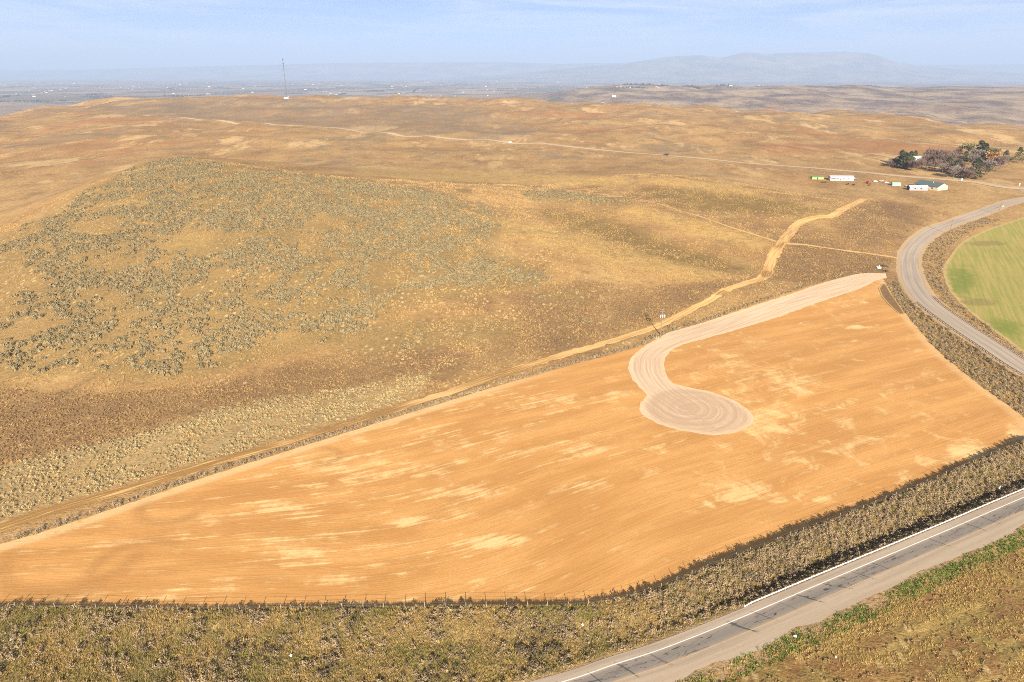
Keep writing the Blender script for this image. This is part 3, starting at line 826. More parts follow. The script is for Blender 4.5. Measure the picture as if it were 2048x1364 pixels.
# ------------------------------------------------------------------ mountains on the horizon
def mountain(name, prof, dist, depth, seed, amp):
    px = np.array([a for a, _ in prof], float); py = np.array([b for _, b in prof], float)
    n, m = 420, 26
    xs = np.linspace(px[0], px[-1], n)
    top = CAM_H + np.array([dist * -(ray(1024, q)[2]) * -1 / ray(1024, q)[1] for q in np.interp(xs, px, py)])
    X = (xs - 1024) / F * (dist * CP - (top - CAM_H) * SP)
    k = np.linspace(0, 1, m)
    V = []
    for j in range(m):
        kk = k[j]
        yy = dist - depth + depth * kk
        prof_k = sm(kk) ** .75
        gul = (1 - np.abs(fbm(X / 2600, 0 * X + yy / 3600, 4, seed))) * amp * np.sin(np.pi * min(1, kk * 1.0))
        V.append(np.stack([X * (yy / dist) * .4 + X * .6, np.full(n, yy), -115 + (top + 115) * prof_k * (1 - .0) - gul * (kk < .999)], 1))
    for kk in (.35, 1.0):                                     # far side
        V.append(np.stack([X, np.full(n, dist + depth * kk), -115 + (top + 115) * (1 - kk)], 1))
    m += 2
    V = np.vstack(V)
    i = np.arange((n - 1) * (m - 1)); r, c = i // (n - 1), i % (n - 1); a = r * n + c
    t = NT(name + '_rock')
    pp = t.pos()
    t.col(t.mix(t.rng(t.noise(t.mapv(pp, (1, 1, 2)), .0009, 6, .65), .35, .65), (.12, .10, .085), (.27, .22, .17)))
    return link(name, mesh_from(name, V, np.stack([a, a + 1, a + n + 1, a + n], 1), t.m, smooth=True), kind='structure')
mountain('butte', [(900,156),(1000,150),(1100,140),(1200,131),(1250,126),(1300,120),(1330,114),(1365,112),(1400,110),(1425,113),(1440,116),(1460,112),(1485,105),(1515,105),(1526,109),(1560,106),(1610,105),(1690,103),(1740,107),(1765,113),(1780,120),(1800,126),(1860,134),(1950,141),(2100,150),(2200,156)], 28000, 5200, 3, 160)
mountain('far_range', [(-700,142),(-200,140),(150,140),(350,134),(520,130),(640,127),(760,125),(900,125),(1000,124),(1060,126),(1120,128),(1200,126),(1300,127),(1800,131),(1900,130),(2048,128),(2200,131),(2500,128),(2900,134)], 38000, 4500, 8, 120)

# ------------------------------------------------------------------ plant prototypes
def bush_arrays(n, rx, rz, leaf, seed, up=.35, flat=.0):
    r = np.random.default_rng(seed)
    V, Fc = [], []
    for k in range(n):
        a = r.uniform(0, 2 * np.pi); c = r.uniform(0.0, 1); s = math.sqrt(1 - c * c)
        d = np.array([s * math.cos(a), s * math.sin(a), c])
        lob = 1 + .28 * math.sin(3 * a + seed) + .18 * math.sin(5 * a + 2 * seed)
        q = d * r.uniform(.55, 1.0) ** .6 * np.array([rx * lob, rx * lob, rz]) + np.array([0, 0, .05])
        nrm = d + r.normal(0, .55, 3) + np.array([0, 0, up]); nrm /= np.linalg.norm(nrm)
        t = np.cross(nrm, r.normal(0, 1, 3)); t /= np.linalg.norm(t); b = np.cross(nrm, t)
        l = leaf * r.uniform(.6, 1.3)
        i = len(V)
        V += [q - t * l * .5 - b * l * .45, q + t * l * .5 - b * l * .35, q + t * l * .35 + b * l * .55 + nrm * l * .15, q - t * l * .45 + b * l * .4]
        Fc.append((i, i + 1, i + 2, i + 3))
    for k in range(7):
        a = k * .9 + r.uniform(0, .5); e = r.uniform(.5, .85)
        d = np.array([math.cos(a) * rx * e, math.sin(a) * rx * e, rz * r.uniform(.5, .85)]); t = np.array([-math.sin(a), math.cos(a), 0]) * rx * .05
        i = len(V)
        V += [-t, t, d + t * .5, d - t * .5]
        Fc.append((i, i + 1, i + 2, i + 3))
    return np.array(V), Fc

def tuft_arrays(n, rad, ht, wid, seed, lean=.45):
    r = np.random.default_rng(seed)
    V, Fc = [], []
    for k in range(n):
        a = r.uniform(0, 2 * np.pi); q = np.array([math.cos(a), math.sin(a), 0]) * rad * r.uniform(0, 1) ** .7
        l = ht * r.uniform(.6, 1.15); o = np.array([math.cos(a), math.sin(a), 0]) * l * lean * r.uniform(.3, 1.2)
        t = np.array([-math.sin(a + r.normal(0, .8)), math.cos(a + r.normal(0, .8)), 0]) * wid
        i = len(V)
        V += [q - t, q + t, q + o + np.array([0, 0, l]) + t * .3, q + o + np.array([0, 0, l]) - t * .3]
        Fc.append((i, i + 1, i + 2, i + 3))
    return np.array(V), Fc

def scatter(name, pts, protos, m, label, cat, smin, smax, sq=1.0, seed=1):
    """ONE object of kind stuff: its mesh carries the plant shapes and the spots they grow on, geometry nodes place them"""
    r = np.random.default_rng(seed)
    pts = np.asarray(pts)
    V, Fc, var = [], [], []
    for k, (v, fc) in enumerate(protos):
        b = len(V); V += list(v + np.array([0, 0, -60.0])); Fc += [tuple(i + b for i in q) for q in fc]; var += [k] * len(v)
    npv = len(V)
    Va = np.vstack([np.array(V), np.column_stack([pts, hg(pts[:, 0], pts[:, 1]) - .03])])
    n = len(pts)
    me = mesh_from(name, Va, Fc, m, {'variant': np.concatenate([var, np.full(n, -1)]),
                                    'pick': np.concatenate([np.full(npv, -1), r.integers(0, len(protos), n)]),
                                    'size': np.concatenate([np.zeros(npv), smin + (smax - smin) * r.uniform(0, 1, n) ** sq]),
                                    'turn': np.concatenate([np.zeros(npv), r.uniform(0, 6.28, n)])})
    o = link(name, me, label=label, cat=cat, kind='stuff')
    ng = bpy.data.node_groups.new(name, 'GeometryNodeTree')
    ng.interface.new_socket('Geometry', in_out='INPUT', socket_type='NodeSocketGeometry')
    ng.interface.new_socket('Geometry', in_out='OUTPUT', socket_type='NodeSocketGeometry')
    N = ng.nodes.new; Lk = ng.links.new
    gi, go = N('NodeGroupInput'), N('NodeGroupOutput')
    def attr(a):
        q = N('GeometryNodeInputNamedAttribute'); q.data_type = 'FLOAT'; q.inputs[0].default_value = a; return q.outputs[0]
    def eq(a, val):
        q = N('FunctionNodeCompare'); q.data_type = 'FLOAT'; q.operation = 'EQUAL'
        Lk(a, q.inputs[0]); q.inputs[1].default_value = val; q.inputs['Epsilon'].default_value = .1; return q.outputs[0]
    join = N('GeometryNodeJoinGeometry')
    for k in range(len(protos)):
        s1 = N('GeometryNodeSeparateGeometry'); s1.domain = 'POINT'
        Lk(gi.outputs[0], s1.inputs[0]); Lk(eq(attr('variant'), float(k)), s1.inputs[1])
        up = N('GeometryNodeTransform'); up.inputs['Translation'].default_value = (0, 0, 60.0)
        Lk(s1.outputs[0], up.inputs[0])
        s2 = N('GeometryNodeSeparateGeometry'); s2.domain = 'POINT'
        Lk(gi.outputs[0], s2.inputs[0]); Lk(eq(attr('pick'), float(k)), s2.inputs[1])
        ip = N('GeometryNodeInstanceOnPoints')
        Lk(s2.outputs[0], ip.inputs['Points']); Lk(up.outputs[0], ip.inputs['Instance'])
        cx = N('ShaderNodeCombineXYZ'); Lk(attr('turn'), cx.inputs[2])
        e2r = N('FunctionNodeEulerToRotation'); Lk(cx.outputs[0], e2r.inputs[0])
        Lk(e2r.outputs[0], ip.inputs['Rotation'])
        sz = N('ShaderNodeCombineXYZ')
        for q in range(3): Lk(attr('size'), sz.inputs[q])
        Lk(sz.outputs[0], ip.inputs['Scale'])
        Lk(ip.outputs[0], join.inputs[0])
    Lk(join.outputs[0], go.inputs[0])
    md = o.modifiers.new('scatter', 'NODES'); md.node_group = ng
    return o

def rand_in(poly, dens, seed):
    r = np.random.default_rng(seed)
    a = np.array(poly); x0, y0 = a.min(0); x1, y1 = a.max(0)
    n = int((x1 - x0) * (y1 - y0) * dens)
    q = np.column_stack([r.uniform(x0, x1, n), r.uniform(y0, y1, n)])
    return q[inside(q[:, 0], q[:, 1], poly)]

_off = lambda q, line, d: seg_dist(q[:, 0], q[:, 1], line)[0] > d
def clear(q):
    """keep plants off roads, tracks, fields and the driveway"""
    k = _off(q, HW, 6.4) & _off(q, CR, 7.0) & _off(q, TRACK, 2.6) & _off(q, TRACK2, 1.8)
    k &= ~inside(q[:, 0], q[:, 1], FIELD) & ~inside(q[:, 0], q[:, 1], GREEN) & ~inside(q[:, 0], q[:, 1], DW) & ~inside(q[:, 0], q[:, 1], BAS)
    return q[k]

# ------------------------------------------------------------------ sagebrush
sage_m = leafy('sage_leaves', (.235, .182, .096), .35)
SAGE = [bush_arrays(120, 1.0, 1.0, .30, s, .3) for s in (1, 2, 3, 4)]
sp = []
for z, d, thr, sd in ((Z_SAGE, .56, -.07, 1), (Z_SAGE2, .3, -.3, 2), (Z_SAGE3, .16, -.02, 3), (Z_SAGE4, .16, -.1, 4)):
    q = rand_in(z, d, sd)
    dn = fbm(q[:, 0] / 26, q[:, 1] / 34, 3, 6) + .55 * perlin(q[:, 0] / 7, q[:, 1] / 9, 8)
    px_, py_ = project(q[:, 0], q[:, 1], hg(q[:, 0], q[:, 1]))
    hole = blob(px_, py_, [(385,487,70,22,1.2),(190,455,60,16,.7),(30,560,60,40,.7),(200,585,60,14,.8),(560,560,60,20,.5),(430,580,12,50,.6),(820,545,60,18,.6),(640,480,60,18,.5),(880,590,80,12,.5),(300,700,40,16,.3)])
    edge_d = seg_dist(q[:, 0], q[:, 1], list(z) + [z[0]])[0]
    hole = hole + .55 * (1 - sm(edge_d, 0, 26))
    keep = dn * 1.15 - hole + np.random.default_rng(sd).uniform(-.25, .25, len(q)) > thr
    sp.append(q[keep])
sp = clear(np.vstack(sp))
for (a, b, nn, rr) in ((1305,676,7,2.2),(1318,676,5,1.6),(1343,655,4,1.8),(1210,690,3,2),(900,660,8,6),(960,655,6,5),(700,660,8,7),(1165,640,5,6),(1180,645,4,5)):
    q = P(a, b)
    sp = np.vstack([sp, clear(q + np.random.default_rng(a).normal(0, rr * .5, (nn, 2)))])
_px, _py = project(sp[:, 0], sp[:, 1], hg(sp[:, 0], sp[:, 1]))
vis = (_px > 5) & (_px < 2043) & (_py > 300)
dist = np.where(vis, np.hypot(sp[:, 0], sp[:, 1]), 1e9)
order = np.argsort(dist)
near_ids, rest_ids = order[:300], order[300:]
sage_me = [mesh_from('sagebrush', v, fc, sage_m) for v, fc in SAGE]
rs = np.random.default_rng(5)
POLE = P(1321, 670)
for n_, i in enumerate(near_ids):
    s = .5 + .95 * rs.uniform(0, 1) ** 1.3
    o = link('sagebrush', sage_me[n_ % 4], None, (sp[i, 0], sp[i, 1], float(hg(sp[i, 0], sp[i, 1])) - .03), (0, 0, rs.uniform(0, 6.28)),
             'grey-green sagebrush on the lower slope above the dirt track', 'sagebrush', 'sagebrush on the lower slope')
    o.scale = (s, s, s * rs.uniform(.8, 1.1))
    if np.hypot(*(sp[i] - POLE)) < 9:
        o['label'] = 'grey sagebrush at the foot of the utility pole with transformers'; o['group'] = 'sagebrush at the utility pole'
scatter('sagebrush_slope', sp[rest_ids], SAGE, sage_m, 'mass of grey-green sagebrush covering the rounded hill', 'sagebrush', .35, 1.35, 1.3, 3)

# cream rabbitbrush along the track, brown weeds on the slope, bunch grass
cream_m = leafy('rabbitbrush_dry', (.375, .285, .14), .3)
CREAM = [bush_arrays(48, .5, .65, .18, s) for s in (11, 12, 13)]
q = rand_in(Z_CREAM, 1.0, 21)
q = q[fbm(q[:, 0] / 9, q[:, 1] / 11, 3, 41) + np.random.default_rng(8).uniform(-.35, .35, len(q)) > -.05]
extra = [P(a, b) + np.random.default_rng(a * 3 + b).normal(0, r_, (n_, 2)) for a, b, n_, r_ in
         ((790,715,14,4),(815,720,10,3),(880,728,14,5),(850,610,10,5),(985,630,5,3),(1015,628,4,2),(700,680,10,5),(1480,608,30,5),(1440,625,40,4),(1530,590,25,4),(1400,640,25,3),(1560,575,20,5),(500,735,10,5),(790,690,12,7))]
q = np.vstack([q] + extra)
scatter('rabbitbrush', clear(q), CREAM, cream_m, 'pale cream dry rabbitbrush along the dirt track', 'shrubs', .5, 1.15, 1.0, 4)

brown_m = leafy('brown_weeds', (.25, .152, .07), .35)
BROWN = [bush_arrays(26, .45, .42, .2, s) for s in (21, 22, 23)]
bp_ = []
for z, d, sd in ((Z_BROWN, 1.1, 31), (Z_BROWN2, .9, 32), (Z_DARKR, .7, 33), (Z_DARKR2, .5, 34)):
    q = rand_in(z, d, sd)
    bp_.append(q[fbm(q[:, 0] / 15, q[:, 1] / 18, 3, 51) + np.random.default_rng(sd).uniform(-.5, .5, len(q)) > -.15])
scatter('brown_weeds', clear(np.vstack(bp_)), BROWN, brown_m, 'low brown dry weeds covering the lower slope', 'weeds', .5, 1.1, 1.0, 5)

gold_m = leafy('bunch_grass', (.41, .27, .11), .3)
TUFT = [tuft_arrays(12, .26, .45, .05, s) for s in (31, 32, 33)]
slope_area = [P0(a, b, z) for a, b, z in ((-150,1060,0),(600,890,0),(1250,690,0),(1700,560,0),(1790,500,1),(1760,400,5),(1300,350,9),(700,362,28),(330,320,42),(-100,470,18))]
q = rand_in(slope_area, .75, 41)
q = q[(fbm(q[:, 0] / 16, q[:, 1] / 20, 4, 61) + np.random.default_rng(9).uniform(-.25, .25, len(q)) > .04)]
scatter('bunch_grass', clear(q), TUFT, gold_m, 'scattered dry golden bunch grass over the slopes', 'grass', .6, 1.3, 1.5, 6)

# ------------------------------------------------------------------ roadside verges
def strip(line, lo, hi, dens, seed, s0=0, s1=1e9):
    r = np.random.default_rng(seed)
    line = np.asarray(line); arc = np.concatenate([[0], np.cumsum(np.hypot(*np.diff(line, axis=0).T))])
    s1 = min(s1, arc[-1]); n = int((s1 - s0) * (hi - lo) * dens)
    s = r.uniform(s0, s1, n); o = r.uniform(lo, hi, n)
    t = np.gradient(line, axis=0); t /= np.hypot(t[:, 0], t[:, 1])[:, None]
    x = np.interp(s, arc, line[:, 0]); y = np.interp(s, arc, line[:, 1])
    return np.column_stack([x - np.interp(s, arc, t[:, 1]) * o, y + np.interp(s, arc, t[:, 0]) * o])

verge = [tuple(p) for p in FB_s] + [tuple(HW[i] + np.array([0, 6.0])) for i in range(n_h - 1, -1, -6) if HW[i][0] < FB_s[-1][0] + 60]
vr = rand_in(verge, 4.2, 71)
vr = clear(vr[(vr[:, 1] > 84) & (vr[:, 0] > -150) & (vr[:, 0] < 190)])
vn = fbm(vr[:, 0] / 7, vr[:, 1] / 7, 3, 71); vn2 = fbm(vr[:, 0] / 11 + 9, vr[:, 1] / 11, 3, 75)
east = sm(vr[:, 0], 5, 60)                                     # greyer brush towards the guard rail
rr_ = np.random.default_rng(72).uniform(0, 1, len(vr))
grey_sel = rr_ < (.06 + .42 * east + .3 * (vn > .15))
green_sel = ~grey_sel & (vn2 + .5 * (rr_ - .5) > .06)
gold_sel = ~grey_sel & ~green_sel
GRASS = [tuft_arrays(22, .4, .55, .045, s, .7) for s in (41, 42, 43)]
BRUSH = [bush_arrays(80, .65, .85, .15, s, .2) for s in (51, 52, 53)]
vgold_m = leafy('verge_grass_dry', (.36, .245, .088), .35)
vgreen_m = leafy('verge_grass_green', (.225, .187, .056), .35)
vgrey_m = leafy('grey_brush', (.27, .195, .112), .45)
cr_l = strip(CR, 7.2, 34, 1.2, 81, 0, 175); cr_r = strip(CR, -20, -8.0, 1.0, 82, 0, 420)
cr_r = cr_r[fbm(cr_r[:, 0] / 8, cr_r[:, 1] / 8, 3, 85) + np.random.default_rng(6).uniform(-.3, .3, len(cr_r)) > -.08]
# dark brushy edge between dirt track and field
ed = strip(FT_s, -2.2, -.4, 2.0, 83)
scatter('verge_dry_grass', np.vstack([vr[gold_sel], clear(strip(CR, 7.2, 34, .6, 86, 0, 175)), clear(strip(CR, -20, -8, .4, 87, 0, 420))]), GRASS, vgold_m, 'tall dry golden grass on the roadside verge below the fence', 'grass', .4, 1.05, 1.0, 7)
scatter('verge_green_grass', np.vstack([vr[green_sel], clear(cr_l[::3])]), GRASS, vgreen_m, 'olive green grass patches on the roadside verges', 'grass', .4, 1.0, 1.0, 8)
scatter('roadside_brush', np.vstack([vr[grey_sel], clear(cr_l), clear(cr_r), clear(ed)]), BRUSH, vgrey_m, 'grey-brown dry brush along fences and road edges', 'brush', .3, 1.35, 1.6, 9)
dark_m = leafy('dark_shrubs', (.13, .095, .06), .3)
dk_pts = [P(a, b) + np.random.default_rng(a + b).normal(0, r_, (n_, 2)) for a, b, n_, r_ in ((470,1308,14,1.6),(530,1312,10,1.5),(300,1300,5,1),(1060,1305,24,2.4),(1110,1290,14,1.8),
          (60,1245,8,1.5),(1500,1160,14,1.5),(1560,1140,12,1.5),(1590,1128,10,1.2),(650,1345,10,1.5),(880,1340,14,2),(200,1290,6,1.2),(700,1240,6,1),(1770,533,16,.9),(1772,543,12,.7))]
scatter('dark_shrubs', clear(np.vstack(dk_pts)), BRUSH, dark_m, 'dark bare shrubs in the verge grass', 'shrubs', .7, 1.4, 1.0, 10)
pale_m = leafy('pale_grass', (.42, .29, .105), .3)
pl = [P(a, b) + np.random.default_rng(a * 2 + b).normal(0, r_, (n_, 2)) for a, b, n_, r_ in ((1482,1180,6,.5),(1522,1163,6,.5),(1572,1137,6,.6),(1597,1130,6,.5),(1618,1118,6,.5),(1440,1190,5,.6))]
so = strip(HW, -60, -5.6, 2.2, 91, 200, 460)
son = perlin(so[:, 0] / 14 * .9 + so[:, 1] * .0, (so[:, 1] - .466 * so[:, 0]) / 5.0, 5) + .5 * perlin(so[:, 0] / 4, so[:, 1] / 4, 6)
straw = rand_in(PL([(1560,1300),(1700,1238),(1900,1155),(2060,1092),(2060,1150),(1900,1212),(1700,1290),(1600,1325)]), 3.2, 95)
straw = straw[fbm(straw[:, 0] / 6, straw[:, 1] / 6, 3, 97) > -.12]
edge_g = strip(HW, 6.2, 9.5, 1.2, 93, 215, 300)
scatter('pale_grass', np.vstack(pl + [so[son > .12], edge_g, straw]), GRASS, pale_m, 'pale straw-coloured grass beside the highway', 'grass', .4, .85, 1.0, 11)
sg = strip(HW, -8.8, -4.6, 4.5, 92, 200, 460)
sgn = fbm(sg[:, 0] / 9, sg[:, 1] / 9, 2, 15) + np.random.default_rng(3).uniform(-.3, .3, len(sg))
scatter('short_green_grass', sg[sgn > -.12], [tuft_arrays(12, .3, .28, .08, s, .9) for s in (61, 62)],
        leafy('short_green', (.13, .165, .03), .35), 'short green grass along the highway edge', 'grass', .6, 1.3, 1.0, 12)
scatter('brown_scrub', so[(son > -.3) & (son < -.12)], BROWN, leafy('brown_scrub', (.27, .175, .075), .3), 'low brown scrub south of the highway', 'scrub', .4, .9, 1.0, 13)

# ------------------------------------------------------------------ fences
wood_m = plain('weathered_wood', (.24, .195, .15), .9, .3)
steel_m = plain('galvanised_steel', (.62, .63, .64), .45, .12, 2.0, .5, .35)
wire_m = plain('fence_wire', (.28, .25, .22), .6, .1, 2.0, .4, .4)
def fence(label, line, step, ht, r_, tilt=.04):
    line = smooth_line(line, step)
    root = thing('wire_fence', label, 'fence', (line[0][0], line[0][1], float(hg(*line[0]))))
    post_me = MB().tube((0, 0, -.3), (0, 0, ht), r_, r_ * .85, 6).me('post', plain('fence_post_wood', (.34, .29, .22), .9, .25))
    o3 = Vector(root.location)
    rr = random.Random(int(step * 10))
    tops = []
    for a in line:
        z = float(hg(*a))
        link('post', post_me, root, Vector((a[0], a[1], z)) - o3, (rr.gauss(0, tilt), rr.gauss(0, tilt), rr.uniform(0, 3)))
        tops.append(Vector((a[0], a[1], z)) - o3)
    for hh in (.45, .8, ht - .12):
        mb = MB()
        for a, b in zip(tops[:-1], tops[1:]): mb.tube(a + Vector((0, 0, hh)), b + Vector((0, 0, hh)), .012, n=3)
        mb.build('wire', wire_m, root)
fence('long wire fence on weathered posts along the bank below the bare field', [tuple(np.array(p) + np.array([0, -.95])) for p in FB[1:]], 4.45, 1.5, .065)
fence('wire fence on thin posts between dirt track and bare field', [tuple(np.array(p) + np.array([-.5, 1.2])) for p in FT[6:]], 5.6, 1.3, .06, .07)

# ------------------------------------------------------------------ guard rails
def offset_line(line, d, s0, s1, step):
    line = np.asarray(line); arc = np.concatenate([[0], np.cumsum(np.hypot(*np.diff(line, axis=0).T))])
    s = np.arange(s0, min(s1, arc[-1]), step)
    t = np.gradient(line, axis=0); t /= np.hypot(t[:, 0], t[:, 1])[:, None]
    return np.column_stack([np.interp(s, arc, line[:, 0]) - np.interp(s, arc, t[:, 1]) * d, np.interp(s, arc, line[:, 1]) + np.interp(s, arc, t[:, 0]) * d])
def arc_at(line, px, py):
    q = P(px, py); return float(seg_dist(np.array([q[0]]), np.array([q[1]]), line)[2][0])
def guard_rail(label, line, face, m, post_m):
    root = thing('guard_rail', label, 'guard rail', (line[0][0], line[0][1], float(hg(*line[0]))))
    o3 = np.array(root.location)
    prof = [(.0, .42), (.075, .47), (.075, .53), (.0, .58), (.075, .64), (.075, .70), (.0, .75), (-.03, .75), (-.03, .42)]
    n = len(prof)
    t = np.gradient(line, axis=0); t /= np.hypot(t[:, 0], t[:, 1])[:, None]
    nr = np.stack([-t[:, 1], t[:, 0]], 1) * face
    V, Fc = [], []
    for i, a in enumerate(line):
        z = float(hg(*a))
        sink = -.35 if i == 0 else 0
        for u, h_ in prof: V.append((a[0] + nr[i, 0] * u - o3[0], a[1] + nr[i, 1] * u - o3[1], z + h_ + sink - o3[2]))
    for i in range(len(line) - 1):
        Fc += [(i * n + k, i * n + (k + 1) % n, (i + 1) * n + (k + 1) % n, (i + 1) * n + k) for k in range(n)]
    Fc += [tuple(range(n)), tuple(range((len(line) - 1) * n, len(line) * n))]
    link('rail', mesh_from('rail', V, Fc, m), root)
    pm = MB().box(-.11, .11, -.13, .13, -.3, .84).me('post', post_m)
    for i, a in enumerate(line):
        b = a - nr[i] * .16
        link('post', pm, root, (b[0] - o3[0], b[1] - o3[1], float(hg(*b)) - o3[2]), (0, 0, math.atan2(t[i, 1], t[i, 0])))
    return root
rail_m = plain('pale_rail', (.55, .55, .55), .5, .1, 2.0, .4, .1)
a0 = arc_at(HW, 1500, 1225)
guard_rail('white metal guard rail along the highway beside the grey brush', offset_line(HW, 5.75, a0, a0 + 200, 2.0), -1, rail_m, wood_m)
a0, a1 = arc_at(CR, 2046, 741), arc_at(CR, 1850, 606)
guard_rail('guard rail on dark posts between county road and bare field', offset_line(CR, 5.6, 12, a1, 2.6), -1, plain('dull_rail', (.46, .41, .35), .6, .15), plain('dark_post', (.13, .10, .08), .9))
a1 = arc_at(CR, 1862, 598)
guard_rail('dull guard rail on the green field side of the county road', offset_line(CR, -5.6, 12, a1 + 4, 2.6), 1, plain('grey_rail', (.33, .32, .30), .6, .15), plain('dark_post2', (.13, .10, .08), .9))

# ------------------------------------------------------------------ utility poles, signs, markers
pole_m = plain('pole_wood', (.20, .145, .10), .9, .25)
can_m = plain('transformer_grey', (.34, .36, .38), .5, .08)
def pole(label, loc, ht, arms=1, rz=0.0, cans=False):
    root = thing('utility_pole', label, 'utility pole', loc, rz)
    MB().tube((0, 0, -.4), (0, 0, ht), .24, .17, 10).build('pole', pole_m, root)
    for k in range(arms):
        z = ht - .35 - 1.0 * k
        ar = MB().box(-1.25, 1.25, -.2, -.08, z - .07, z + .07).build('crossarm', pole_m, root)
        for x in (-1.1, -.4, .4, 1.1): MB().tube((x, -.14, z + .07), (x, -.14, z + .27), .05, .035, 6).build('insulator', can_m, ar)
    if cans:
        for x in (-1.0, 0, 1.0):
            c_ = MB().tube((x, -.45, ht - 4.0), (x, -.45, ht - 2.7), .27, .27, 12).build('transformer', can_m, root)
            MB().tube((x, -.45, ht - 2.7), (x, -.45, ht - 2.4), .06, .04, 6).build('bushing', can_m, c_)
        MB().box(-1.15, 1.15, -.22, -.1, ht - 3.0, ht - 2.88).build('mounting_bar', steel_m, root)
    return root
pole('wooden utility pole with crossarms and three grey transformers by the driveway bend', at3(1321, 670), 12.5, 2, R(15), True)
pole('wooden utility pole beside the county road curve, nearer the dirt verge', at3(1899, 469), 11.0, 1, R(40))
pole('wooden utility pole beside the yellow road sign', at3(1997, 429), 10.5, 1, R(30))
pole('short wooden utility pole where the narrow track meets the county road', at3(1752, 519), 9.0, 1, R(10))
pole('thin utility pole in front of the tree grove', at3(1851, 352), 11.0, 1)
pole('thin utility pole beside the far road opposite the junk yard', at3(1750, 349), 10.0, 1)

q = at3(2005, 418)
root = thing('warning_sign', 'yellow diamond warning sign on a post beside the county road', 'sign', q, R(-25))
MB().tube((0, 0, -.2), (0, 0, 2.9), .05, .05, 6).build('post', steel_m, root)
MB().add([(0, -.06, 1.6), (.75, -.06, 2.35), (0, -.06, 3.1), (-.75, -.06, 2.35), (0, -.1, 1.6), (.75, -.1, 2.35), (0, -.1, 3.1), (-.75, -.1, 2.35)],
         [(0, 1, 2, 3), (7, 6, 5, 4), (0, 4, 5, 1), (1, 5, 6, 2), (2, 6, 7, 3), (3, 7, 4, 0)]).build('sign_panel', plain('sign_yellow', (.8, .5, .06), .5, .05), root)
white_m = plain('white_painted', (.58, .57, .55), .7, .15, .8)
for lab, a, b, hh in (('pale wooden marker post in the brush beside the guard rail', 1997, 983, 1.9),):
    q = at3(a, b)
    root = thing('marker_post', lab, 'marker post', q)
    MB().box(-.12, .12, -.05, .05, -.2, hh).build('post', plain('pale_wood', (.62, .54, .40), .8), root)
    MB().box(-.10, .10, -.062, -.052, hh - .45, hh - .1).build('reflector', white_m, root)
for lab, a, b in (('white roadside box below the grove on the far road', 1923, 361), ('white roadside box near the road junction', 2038, 371)):
    root = thing('roadside_box', lab, 'utility box', at3(a, b))
    MB().box(-.6, .6, -.5, .5, 0, 2.0).build('cabinet', white_m, root)
    MB().box(-.7, .7, -.6, .6, 2.0, 2.15).build('lid', white_m, root)
    MB().box(-.75, .75, -.65, .65, -.3, .08).build('base', plain('concrete', (.42, .39, .35), .9), root)
root = thing('irrigation_box', 'small white concrete irrigation box beside the driveway entrance', 'irrigation box', at3(1757, 536))
cm = plain('pale_concrete', (.66, .62, .55), .9)
MB().box(-1.1, 1.1, -.9, .9, -.2, .7).build('box', cm, root)
MB().box(-1.2, 1.2, -1.0, 1.0, .7, .82).build('lid', cm, root)
MB().tube((0.3, 0, .82), (0.3, 0, 2.0), .16, .16, 8).build('standpipe', white_m, root)

# ------------------------------------------------------------------ buildings
dark_m2 = plain('dark_glass', (.03, .035, .04), .2, .05, 2.0, .5)
def gable(root, lx, ly, hw, hr, wall, roof, over=.4, name_wall='wall'):
    """walls and gable roof; ridge along x"""
    MB().add([(-lx, -ly, 0), (lx, -ly, 0), (lx, ly, 0), (-lx, ly, 0), (-lx, -ly, hw), (lx, -ly, hw), (lx, ly, hw), (-lx, ly, hw), (-lx, 0, hr), (lx, 0, hr)],
             [(0, 1, 5, 4), (2, 3, 7, 6), (1, 2, 6, 9, 5), (3, 0, 4, 8, 7)]).build(name_wall, wall, root)
    k = (hr - hw) / ly; a, b = lx + over, ly + over; e = hw - k * over
    MB().add([(-a, -b, e), (a, -b, e), (a, 0, hr), (-a, 0, hr), (-a, b, e), (a, b, e)] + [(-a, -b, e + .18), (a, -b, e + .18), (a, 0, hr + .18), (-a, 0, hr + .18), (-a, b, e + .18), (a, b, e + .18)],
             [(3, 2, 1, 0), (2, 3, 4, 5), (6, 7, 8, 9), (9, 8, 11, 10), (0, 1, 7, 6), (5, 4, 10, 11), (0, 6, 9, 3), (3, 9, 10, 4), (1, 2, 8, 7), (2, 5, 11, 8)]).build('roof', roof, root)
def opening(name, root, x0, x1, z0, z1, y, m, frame=None):
    w_ = MB().box(x0, x1, y - .05, y + .03, z0, z1).build(name, m, root)
    if frame: MB().box(x0 - .12, x1 + .12, y - .09, y - .055, z1, z1 + .14).build('lintel', frame, w_)
tan_m = plain('tan_siding', (.50, .42, .31), .8, .08)
teal_m = plain('slate_roof', (.085, .115, .12), .7, .2, 1.0)
wroof_m = plain('white_metal_roof', (.55, .55, .55), .6, .12, .6)
lil_m = plain('pale_siding', (.27, .26, .29), .8, .15)
green_m = plain('green_roof', (.06, .22, .12), .7, .15)
ochre_m = plain('ochre_boards', (.50, .34, .12), .8, .15)
blue_m = plain('dark_blue', (.05, .06, .13), .6, .1)
sx = at3(1861, 377)
root = thing('shop_building', 'tan shop building with dark slate gable roof at the farmstead', 'building', sx, R(-62))
gable(root, 12.0, 8.0, 3.8, 6.8, tan_m, teal_m, .7)
opening('garage_door', root, -9.5, -5.0, .05, 3.3, -8.0, dark_m2, white_m)
opening('door', root, -3.5, -2.5, .05, 2.2, -8.0, white_m)
for x in (1.0, 5.5): opening('window', root, x, x + 1.6, 1.2, 2.5, -8.0, dark_m2, white_m)
MB().tube((3, -2.5, 5.4), (3, -2.5, 7.2), .2, .2, 8).build('roof_vent', white_m, root)
